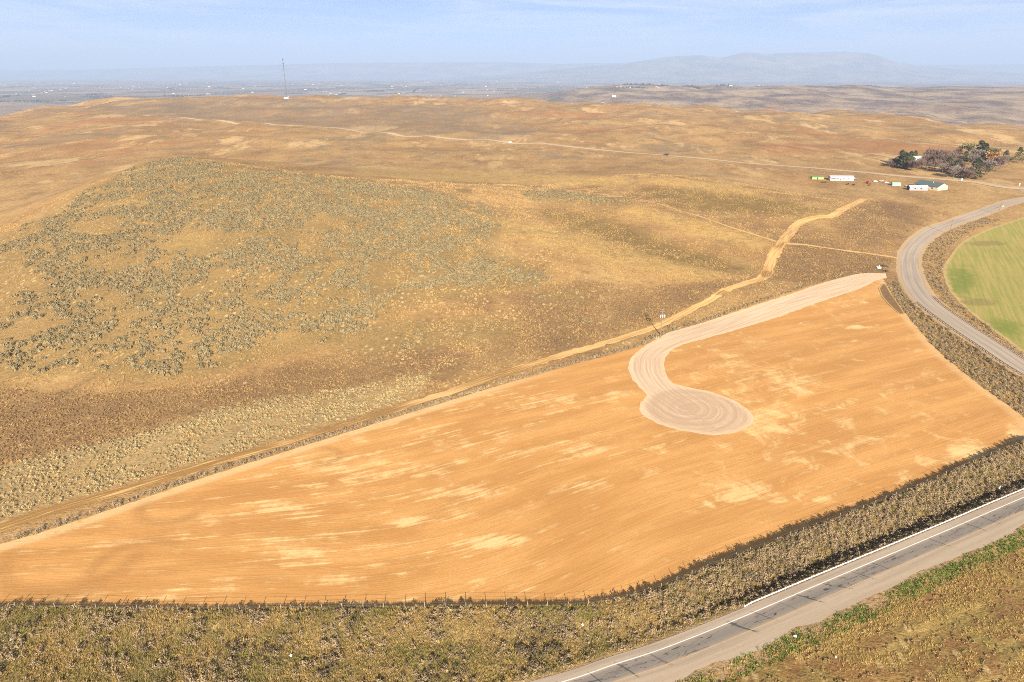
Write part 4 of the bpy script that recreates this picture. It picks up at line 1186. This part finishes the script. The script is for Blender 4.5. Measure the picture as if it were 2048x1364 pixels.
root = thing('long_shed', 'long low shed with white roof and dark blue end, beside the slate-roofed shop', 'shed', at3(1834, 380), R(-6))
gable(root, 8.5, 3.2, 3.4, 4.6, lil_m, wroof_m, .3)
MB().box(-8.75, -8.55, -3.0, 3.0, .05, 3.2).build('end_door', blue_m, root)
for x in (-4.0, 1.5): opening('window', root, x, x + 1.5, 1.3, 2.4, -3.2, dark_m2, white_m)
root = thing('mobile_home', 'white mobile home with grey roof near the far road', 'house', at3(1681, 360), R(-5))
gable(root, 12.0, 4.2, 3.3, 4.7, white_m, plain('grey_roof', (.36, .36, .40), .7), .4)
for x in (-9.5, -5.5, 1.0, 5.5): opening('window', root, x, x + 1.6, 1.2, 2.4, -4.2, dark_m2, white_m)
opening('door', root, -2.2, -1.2, .3, 2.4, -4.2, blue_m)
pr = MB().box(-11.0, -3.0, -7.2, -4.3, 2.6, 2.78).build('porch_roof', wroof_m, root)
for x in (-10.8, -7.0, -3.2): MB().box(x - .08, x + .08, -7.1, -6.95, 0, 2.6).build('porch_post', white_m, pr)
root = thing('green_shed', 'low ochre shed with green roof at the end of the farmyard', 'shed', at3(1634, 358), R(-4))
gable(root, 6.0, 2.6, 2.2, 3.2, ochre_m, green_m, .3)
opening('door', root, -1, .2, .05, 1.9, -2.6, dark_m2)
root = thing('tarp_shelter', 'pale green tarp shelter among farmyard clutter', 'shelter', at3(1791, 371), R(-10))
MB().prism([(-3.2, 0), (-3.0, 1.6), (-1.8, 2.9), (0, 3.4), (1.8, 2.9), (3.0, 1.6), (3.2, 0)], (-4, 4)).build('tarp', plain('green_tarp', (.25, .42, .30), .7, .15), root)
MB().box(4.0, 4.08, -1.4, 1.4, .05, 2.4).build('flap', dark_m2, root)
root = thing('hillside_house', 'white roofed house half hidden in the tree grove', 'house', at3(1842, 324), R(-12))
gable(root, 9.5, 5.0, 4.2, 6.6, white_m, wroof_m, .5)
for x in (-6, -1, 4): opening('window', root, x, x + 1.8, 1.4, 2.8, -5.0, dark_m2, white_m)
for lab, a, b, w_, rm in (('dark blue-roofed house on the hazy upland beyond the ridge', 1205, 205, 13, blue_m), ('pale roofed house on the hazy upland beyond the ridge', 1228, 194, 12, wroof_m)):
    root = thing('upland_house', lab, 'house', at3(a, b), R(-8))
    gable(root, w_, 9, 6, 11, white_m if rm is wroof_m else lil_m, rm, 1.0)
    opening('window', root, -5, 0, 2, 4, -9, dark_m2)

# vehicles
tyre_m = plain('tyre', (.03, .03, .03), .9)
def car(name, label, loc, rz, c, pickup=False, group=None):
    root = thing(name, label, 'pickup' if pickup else 'car', loc, rz, group)
    pm = plain('car_paint', c, .35, .05, 1.0, .5)
    prof = [(-2.2, .35), (2.2, .35), (2.25, .75), (1.3, .95), (.7, 1.5), (-.6, 1.55)] + ([(-.75, 1.0), (-2.25, 1.0)] if pickup else [(-1.7, 1.45), (-2.2, .95)])
    mb = MB(); n = len(prof)
    mb.add([(a, -.88, b) for a, b in prof] + [(a, .88, b) for a, b in prof], [(k, (k + 1) % n, n + (k + 1) % n, n + k) for k in range(n)] + [tuple(range(n - 1, -1, -1)), tuple(range(n, 2 * n))])
    mb.build('body', pm, root)
    for s in (-1, 1): MB().add([(-.6, s * .89, 1.0), (1.0, s * .89, 1.0), (.65, s * .89, 1.42), (-.5, s * .89, 1.45)], [(0, 1, 2, 3)]).build('window', dark_m2, root)
    for x in (-1.4, 1.4):
        for y in (-.8, .8): MB().tube((x, y - .1, .34), (x, y + .1, .34), .34, .34, 12).build('wheel', tyre_m, root)
    return root
def on_road(px, py, line):
    q = P(px, py); s = arc_at(line, px, py)
    L_ = offset_line(line, 0, max(0, s - 5), s + 5.1, 5); d = L_[-1] - L_[0]
    c_ = L_[min(1, len(L_) - 1)]
    return Vector((c_[0], c_[1], float(hg(*c_)) + .26)), math.atan2(d[1], d[0])
l_, r_ = on_road(1341, 310, FR)
car('suv', 'dark car driving on the far road across the grassland', l_, r_, (.03, .03, .04)).scale = (1.5, 1.5, 1.5)
l_, r_ = on_road(1022, 285, FR)
car('sedan', 'pale car on the far road near the ridge', l_, r_, (.65, .65, .65)).scale = (1.5, 1.5, 1.5)
car('parked_car', 'white car parked in the farmyard clutter beside the red tractor', at3(1751, 364), R(20), (.7, .7, .7))
car('parked_car', 'grey car parked in the farmyard behind the mobile home end', at3(1712, 359), R(-30), (.25, .26, .28))
car('pickup_truck', 'pale pickup parked in the farmyard near the green tarp shelter', at3(1772, 366), R(10), (.55, .56, .58), True)
car('pickup_truck', 'dark pickup parked by the blue end of the long shed', at3(1812, 373), R(70), (.08, .09, .12), True)
car('parked_car', 'beige car parked in the farmyard between tractor and pickup', at3(1762, 363), R(160), (.5, .44, .34))
root = thing('tractor', 'red farm tractor in the farmyard', 'tractor', at3(1737, 367), R(12))
red_m = plain('tractor_red', (.45, .06, .035), .5, .1)
MB().box(-.2, 2.2, -.5, .5, .9, 1.7).build('hood', red_m, root)
MB().box(-2.0, -.2, -.8, .8, 1.0, 2.9).build('cab', red_m, root)
MB().box(-1.8, -.4, -.85, .85, 1.9, 2.6).build('window', dark_m2, root)
for x, y, r_ in ((-1.3, -1.05, .95), (-1.3, 1.05, .95), (1.6, -.75, .6), (1.6, .75, .6)):
    w_ = MB().tube((x, y - .22, r_), (x, y + .22, r_), r_, r_, 14).build('wheel', tyre_m, root)
    MB().tube((x, y - .24, r_), (x, y + .24, r_), r_ * .45, r_ * .45, 10).build('rim', red_m, w_)

# cattle: one continuous body from a skinned skeleton
def cow_mesh():
    pts = [((0, 0, 1.05), .42), ((.75, 0, 1.08), .40), ((-.75, 0, 1.1), .38), ((1.15, 0, 1.25), .24), ((1.5, 0, 1.3), .17), ((1.85, 0, 1.1), .10),
           ((.75, .25, .62), .13), ((.75, .25, .05), .07), ((.75, -.25, .62), .13), ((.75, -.25, .05), .07),
           ((-.85, .25, .66), .16), ((-.95, .25, .35), .09), ((-.88, .25, .05), .07), ((-.85, -.25, .66), .16), ((-.95, -.25, .35), .09), ((-.88, -.25, .05), .07),
           ((-1.1, 0, 1.2), .10), ((-1.2, 0, .7), .04), ((1.42, .25, 1.42), .05), ((1.42, -.25, 1.42), .05)]
    ed_ = [(0, 1), (0, 2), (1, 3), (3, 4), (4, 5), (1, 6), (6, 7), (1, 8), (8, 9), (2, 10), (10, 11), (11, 12), (2, 13), (13, 14), (14, 15), (2, 16), (16, 17), (4, 18), (4, 19)]
    me = bpy.data.meshes.new('cow_skeleton')
    me.from_pydata([q[0] for q in pts], ed_, [])
    o = bpy.data.objects.new('cow_skeleton', me); COL.objects.link(o)
    o.modifiers.new('skin', 'SKIN'); o.modifiers.new('sub', 'SUBSURF').levels = 1
    for k, q in enumerate(pts): me.skin_vertices[0].data[k].radius = (q[1], q[1])
    me.skin_vertices[0].data[0].use_root = True
    dg = bpy.context.evaluated_depsgraph_get()
    out = bpy.data.meshes.new_from_object(o.evaluated_get(dg))
    bpy.data.objects.remove(o)
    out.materials.clear(); out.materials.append(plain('black_hide', (.025, .022, .02), .8))
    out.name = 'cow'
    return out
cow_me = cow_mesh()
for k, (a, b) in enumerate(((1694, 370), (1697, 369), (1706, 371), (1709, 371), (1738, 372), (1645, 366), (1651, 366))):
    link('cow', cow_me, None, at3(a, b), (0, 0, R(k * 77)), 'black cow grazing on the bare ground by the farmyard', 'cow', 'cattle at the farmyard')

# radio mast with guy wires and equipment hut
mq = at3(574, 196)
root = thing('radio_mast', 'tall thin lattice radio mast with guy wires on the ridge', 'mast', mq)
MH = 72.0 / F * (mq.y * CP + (CAM_H - mq.z) * SP) * 1.02
mb = MB(); leg = [(math.cos(a) * .9, math.sin(a) * .9) for a in (0, 2.094, 4.189)]
for x, y in leg: mb.tube((x, y, 0), (x, y, MH), .22, .22, 5)
k = 0.0
while k < MH - 6:
    for i in range(3):
        a, b = leg[i], leg[(i + 1) % 3]; mb.tube((*a, k), (*b, k + 6), .1, n=3)
    k += 6
mb.build('lattice', plain('mast_steel', (.13, .12, .13), .6), root)
ms_ = plain('mast_dark', (.08, .08, .09), .6)
for z, s in ((MH * .99, 1.9), (MH * .88, 1.6), (MH * .83, 1.5)): MB().box(-s, s, -s, s, z - 2.2, z).build('antenna', ms_, root)
for a in (0.5, 2.6, 4.7):
    MB().tube((0, 0, MH * .8), (math.cos(a) * MH * .45, math.sin(a) * MH * .45, -3), .05, n=3).build('guy_wire', ms_, root)
root = thing('equipment_hut', 'small cream equipment hut at the foot of the radio mast', 'hut', at3(573, 197.5), R(4))
gable(root, 7.0, 3.5, 4.0, 5.2, plain('cream_wall', (.75, .68, .52), .8), wroof_m, .3)
opening('door', root, -1, .6, .1, 2.6, -3.5, dark_m2)

# ------------------------------------------------------------------ trees of the farm grove
bark_m = plain('bark', (.13, .10, .08), .95, .3)
def conifer_mesh(seed, n=340):
    r = np.random.default_rng(seed); V, Fc = [], []
    for k in range(n):
        z = r.uniform(.1, 1) ** .85; rad = .30 * (1 - z) ** .75 * r.uniform(.45, 1.1) * (1 + .2 * math.sin(z * 23 + seed)); a = r.uniform(0, 6.283)
        q = np.array([math.cos(a) * rad, math.sin(a) * rad, z]); o = np.array([math.cos(a), math.sin(a), -.35]); t = np.array([-math.sin(a), math.cos(a), r.normal(0, .3)])
        l = r.uniform(.05, .1); i = len(V)
        V += [q - t * l * .5, q + t * l * .5, q + o * l + t * l * .3, q + o * l - t * l * .3]; Fc.append((i, i + 1, i + 2, i + 3))
    return V, Fc
def broad_mesh(seed, n=700, twig=True):
    r = np.random.default_rng(seed); V, Fc = [], []
    cs = [(r.normal(0, .14), r.normal(0, .14), r.uniform(.42, .8), r.uniform(.14, .24)) for _ in range(7)]
    for k in range(n):
        cx, cy, cz, cr_ = cs[k % 7]
        d = r.normal(0, 1, 3); d /= np.linalg.norm(d)
        q = np.array([cx, cy, cz]) + d * cr_ * r.uniform(.3, 1)
        o = d * .6 + np.array([0, 0, .8]); o /= np.linalg.norm(o); t = np.cross(o, r.normal(0, 1, 3)); t /= np.linalg.norm(t)
        l, w_ = (r.uniform(.06, .14), .010) if twig else (r.uniform(.04, .07), .03)
        i = len(V)
        V += [q - t * w_, q + t * w_, q + o * l + t * w_ * .4, q + o * l - t * w_ * .4]; Fc.append((i, i + 1, i + 2, i + 3))
    return V, Fc
def trunk_mb(h_, limbs, seed):
    r = random.Random(seed); mb = MB().tube((0, 0, -.02), (0, 0, h_), .022, .008, 6)
    for k in range(limbs):
        a = r.uniform(0, 6.28); z = r.uniform(.2, .5)
        mb.tube((0, 0, z), (math.cos(a) * .2, math.sin(a) * .2, z + r.uniform(.18, .36)), .011, .004, 4)
    return mb
kinds = {'conifer': (leafy('conifer_needles', (.06, .068, .026), .3), conifer_mesh, trunk_mb(.9, 0, 1), 'dark green conifer'),
         'bare': (leafy('bare_twigs', (.165, .108, .085), .3), broad_mesh, trunk_mb(.55, 6, 2), 'bare purple-brown tree'),
         'grey': (leafy('grey_twigs', (.21, .17, .145), .25), broad_mesh, trunk_mb(.55, 6, 3), 'bare grey tree'),
         'orange': (leafy('orange_twigs', (.33, .17, .06), .2), lambda s: broad_mesh(s, 420, False), trunk_mb(.5, 5, 4), 'orange-brown leafy tree'),
         'olive': (leafy('olive_leaves', (.13, .12, .045), .3), lambda s: broad_mesh(s, 420, False), trunk_mb(.5, 5, 5), 'olive green round tree')}
proto = {}
for k, (m, fn, tb, lab) in kinds.items():
    proto[k] = ([mesh_from('crown', *fn(90 + j), m) for j in range(3)], tb.me('trunk', bark_m))
TREES = [('bare',1778,334,7),('grey',1788,333,8),('conifer',1798,335,12),('conifer',1806,337,13),('conifer',1800,330,13),('conifer',1813,336,13),('conifer',1818,330,14),('grey',1808,326,12),('conifer',1828,322,9),
         ('bare',1822,341,9),('bare',1832,343,10),('bare',1842,338,9),('bare',1850,332,10),('bare',1856,325,13),('bare',1864,330,14),('bare',1872,322,12),('bare',1878,332,13),('bare',1868,342,10),('bare',1886,336,12),
         ('conifer',1895,343,12),('bare',1892,326,12),('bare',1902,330,12),('grey',1884,346,9),('bare',1900,346,9),('bare',1910,322,12),('bare',1912,338,10),('conifer',1913,350,13),('grey',1906,357,10),('bare',1922,345,9),('bare',1920,356,9),
         ('bare',1930,358,9),('bare',1938,360,8),('conifer',1948,357,15),('grey',1940,350,9),('grey',1970,350,12),('olive',1975,350,8),('conifer',1928,326,12),('grey',1945,326,15),('conifer',1955,322,17),('conifer',1963,326,17),('grey',1950,332,12),
         ('olive',1936,312,12),('orange',1976,330,14),('orange',1984,336,10),('grey',1992,336,12),('bare',2000,338,12),('conifer',2008,326,12),('olive',2016,331,10),('grey',2006,334,9),('conifer',2036,320,11),('olive',2044,326,7),('olive',1994,314,8),
         ('bare',1916,314,9),('grey',1884,318,9),('olive',1976,313,9),('bare',1960,342,8)]
tr = random.Random(4)
where = {'conifer': 'in the farm grove', 'bare': 'in the farm grove', 'grey': 'in the farm grove', 'orange': 'in the farm grove', 'olive': 'in the farm grove'}
for k, (kd, a, b, hh) in enumerate(TREES):
    q = at3(a, b)
    hh *= tr.uniform(.9, 1.2) * 1.22
    if a > 2030: spot = 'standing apart on the slope beyond the grove'
    elif kd == 'conifer' and a < 1832: spot = 'in the dense clump beside the white roofed house'
    elif b >= 343: spot = 'along the grove edge facing the far road'
    elif kd in ('bare', 'grey') and a < 1850: spot = 'beside the conifer clump and white roofed house'
    else: spot = 'deep in the farm grove'
    t = thing('conifer_tree' if kd == 'conifer' else 'broadleaf_tree', f'{kinds[kd][3]} {spot}', 'tree', q, tr.uniform(0, 6.28), f'{kinds[kd][3]}s {spot}')
    wf = hh * (1.25 if kd == 'conifer' else 1.5)
    for nm, me in (('trunk', proto[kd][1]), ('crown', proto[kd][0][k % 3])):
        o = link(nm, me, t); o.scale = (wf, wf, hh)

# ------------------------------------------------------------------ far plain: buildings and tree belts
far_me = []
for k, (rm, wm) in enumerate(((wroof_m, white_m), (plain('grey_far_roof', (.4, .4, .42), .8), white_m), (plain('brown_far_roof', (.25, .17, .13), .8), tan_m))):
    V = [(-1, -.5, 0), (1, -.5, 0), (1, .5, 0), (-1, .5, 0), (-1, -.5, .35), (1, -.5, .35), (1, .5, .35), (-1, .5, .35), (-1, 0, .6), (1, 0, .6)]
    Fc = [(0, 1, 5, 4), (2, 3, 7, 6), (1, 2, 6, 9, 5), (3, 0, 4, 8, 7), (4, 5, 9, 8), (6, 7, 8, 9)]
    far_me.append(mesh_from('far_building', V, Fc, [wm, rm], midx=[0, 0, 0, 0, 1, 1]))
fr_ = np.random.default_rng(17)
nb = 0
while nb < 110:
    a, b = fr_.uniform(0, 1560), fr_.uniform(163, 194)
    if a > 1000 and b > 176: continue
    q = P(a, b)
    if q[1] < 4300: continue
    o = link('far_building', far_me[nb % 3], None, (q[0], q[1], float(hg(*q)) - .3), (0, 0, fr_.uniform(-.5, .5)), 'small pale building on the hazy far plain', 'building', 'buildings on the far plain')
    s = fr_.uniform(7, 16) * (q[1] / 8000) ** .5
    o.scale = (s, s, s * .8); nb += 1
tp = []
while len(tp) < 900:
    a, b = fr_.uniform(-80, 1500), fr_.uniform(164, 212)
    if a > 1000 and b > 180: continue
    q = P(a, b)
    if q[1] < 4000: continue
    L_ = fr_.uniform(60, 420); n_ = int(L_ / 14); al = fr_.choice([0.1, 0.1, 0.1, 1.6]) + fr_.normal(0, .08)
    for k in range(n_):
        tp.append(q + np.array([math.cos(al), math.sin(al)]) * (k * 14) + fr_.normal(0, 5, 2))
scatter('far_tree_belts', np.array(tp), [(v * np.array([1, 1, 1.0]), fc) for v, fc in (bush_arrays(26, 1.0, 1.2, .75, 5), bush_arrays(26, .8, 1.5, .7, 6))],
        leafy('far_foliage', (.06, .055, .045), .3), 'dark tree belts on the hazy far plain', 'trees', 5, 11, 1.0, 14)

# ------------------------------------------------------------------ litter on the verge
lm = plain('white_plastic', (.8, .8, .8), .5, .05)
for k, (lab, a, b) in enumerate((('crumpled white plastic scrap in the verge grass below the fence', 582, 1314), ('small white plastic scrap at the far end of the verge', 24, 1282), ('white plastic scrap in the brush by the fence bend', 1165, 1252), ('white paper scrap on the green road edge', 1590, 1275), ('white paper scrap in the straw grass south of the highway', 1670, 1316))):
    r_ = np.random.default_rng(k)
    V, Fc = bush_arrays(7, .22, .2, .38, k + 3)
    link('litter', mesh_from('litter', V, Fc, lm), None, at3(a, b) + Vector((0, 0, .25)), (0, 0, k), lab, 'litter')

# ------------------------------------------------------------------ haze
hz = bpy.data.materials.new('haze_air'); hz.use_nodes = True
hz.node_tree.nodes.clear()
ho = hz.node_tree.nodes.new('ShaderNodeOutputMaterial'); hv = hz.node_tree.nodes.new('ShaderNodeVolumePrincipled')
hv.inputs['Color'].default_value = (.53, .68, .98, 1)
hv.inputs['Density'].default_value = 6.3e-5
hv.inputs['Density Attribute'].default_value = ''
hv.inputs['Anisotropy'].default_value = 0.0
hz.node_tree.links.new(hv.outputs[0], ho.inputs['Volume'])
MB().box(-52000, 52000, -3200, 52000, -170, 1500).build('haze', hz, None, kind='stuff')
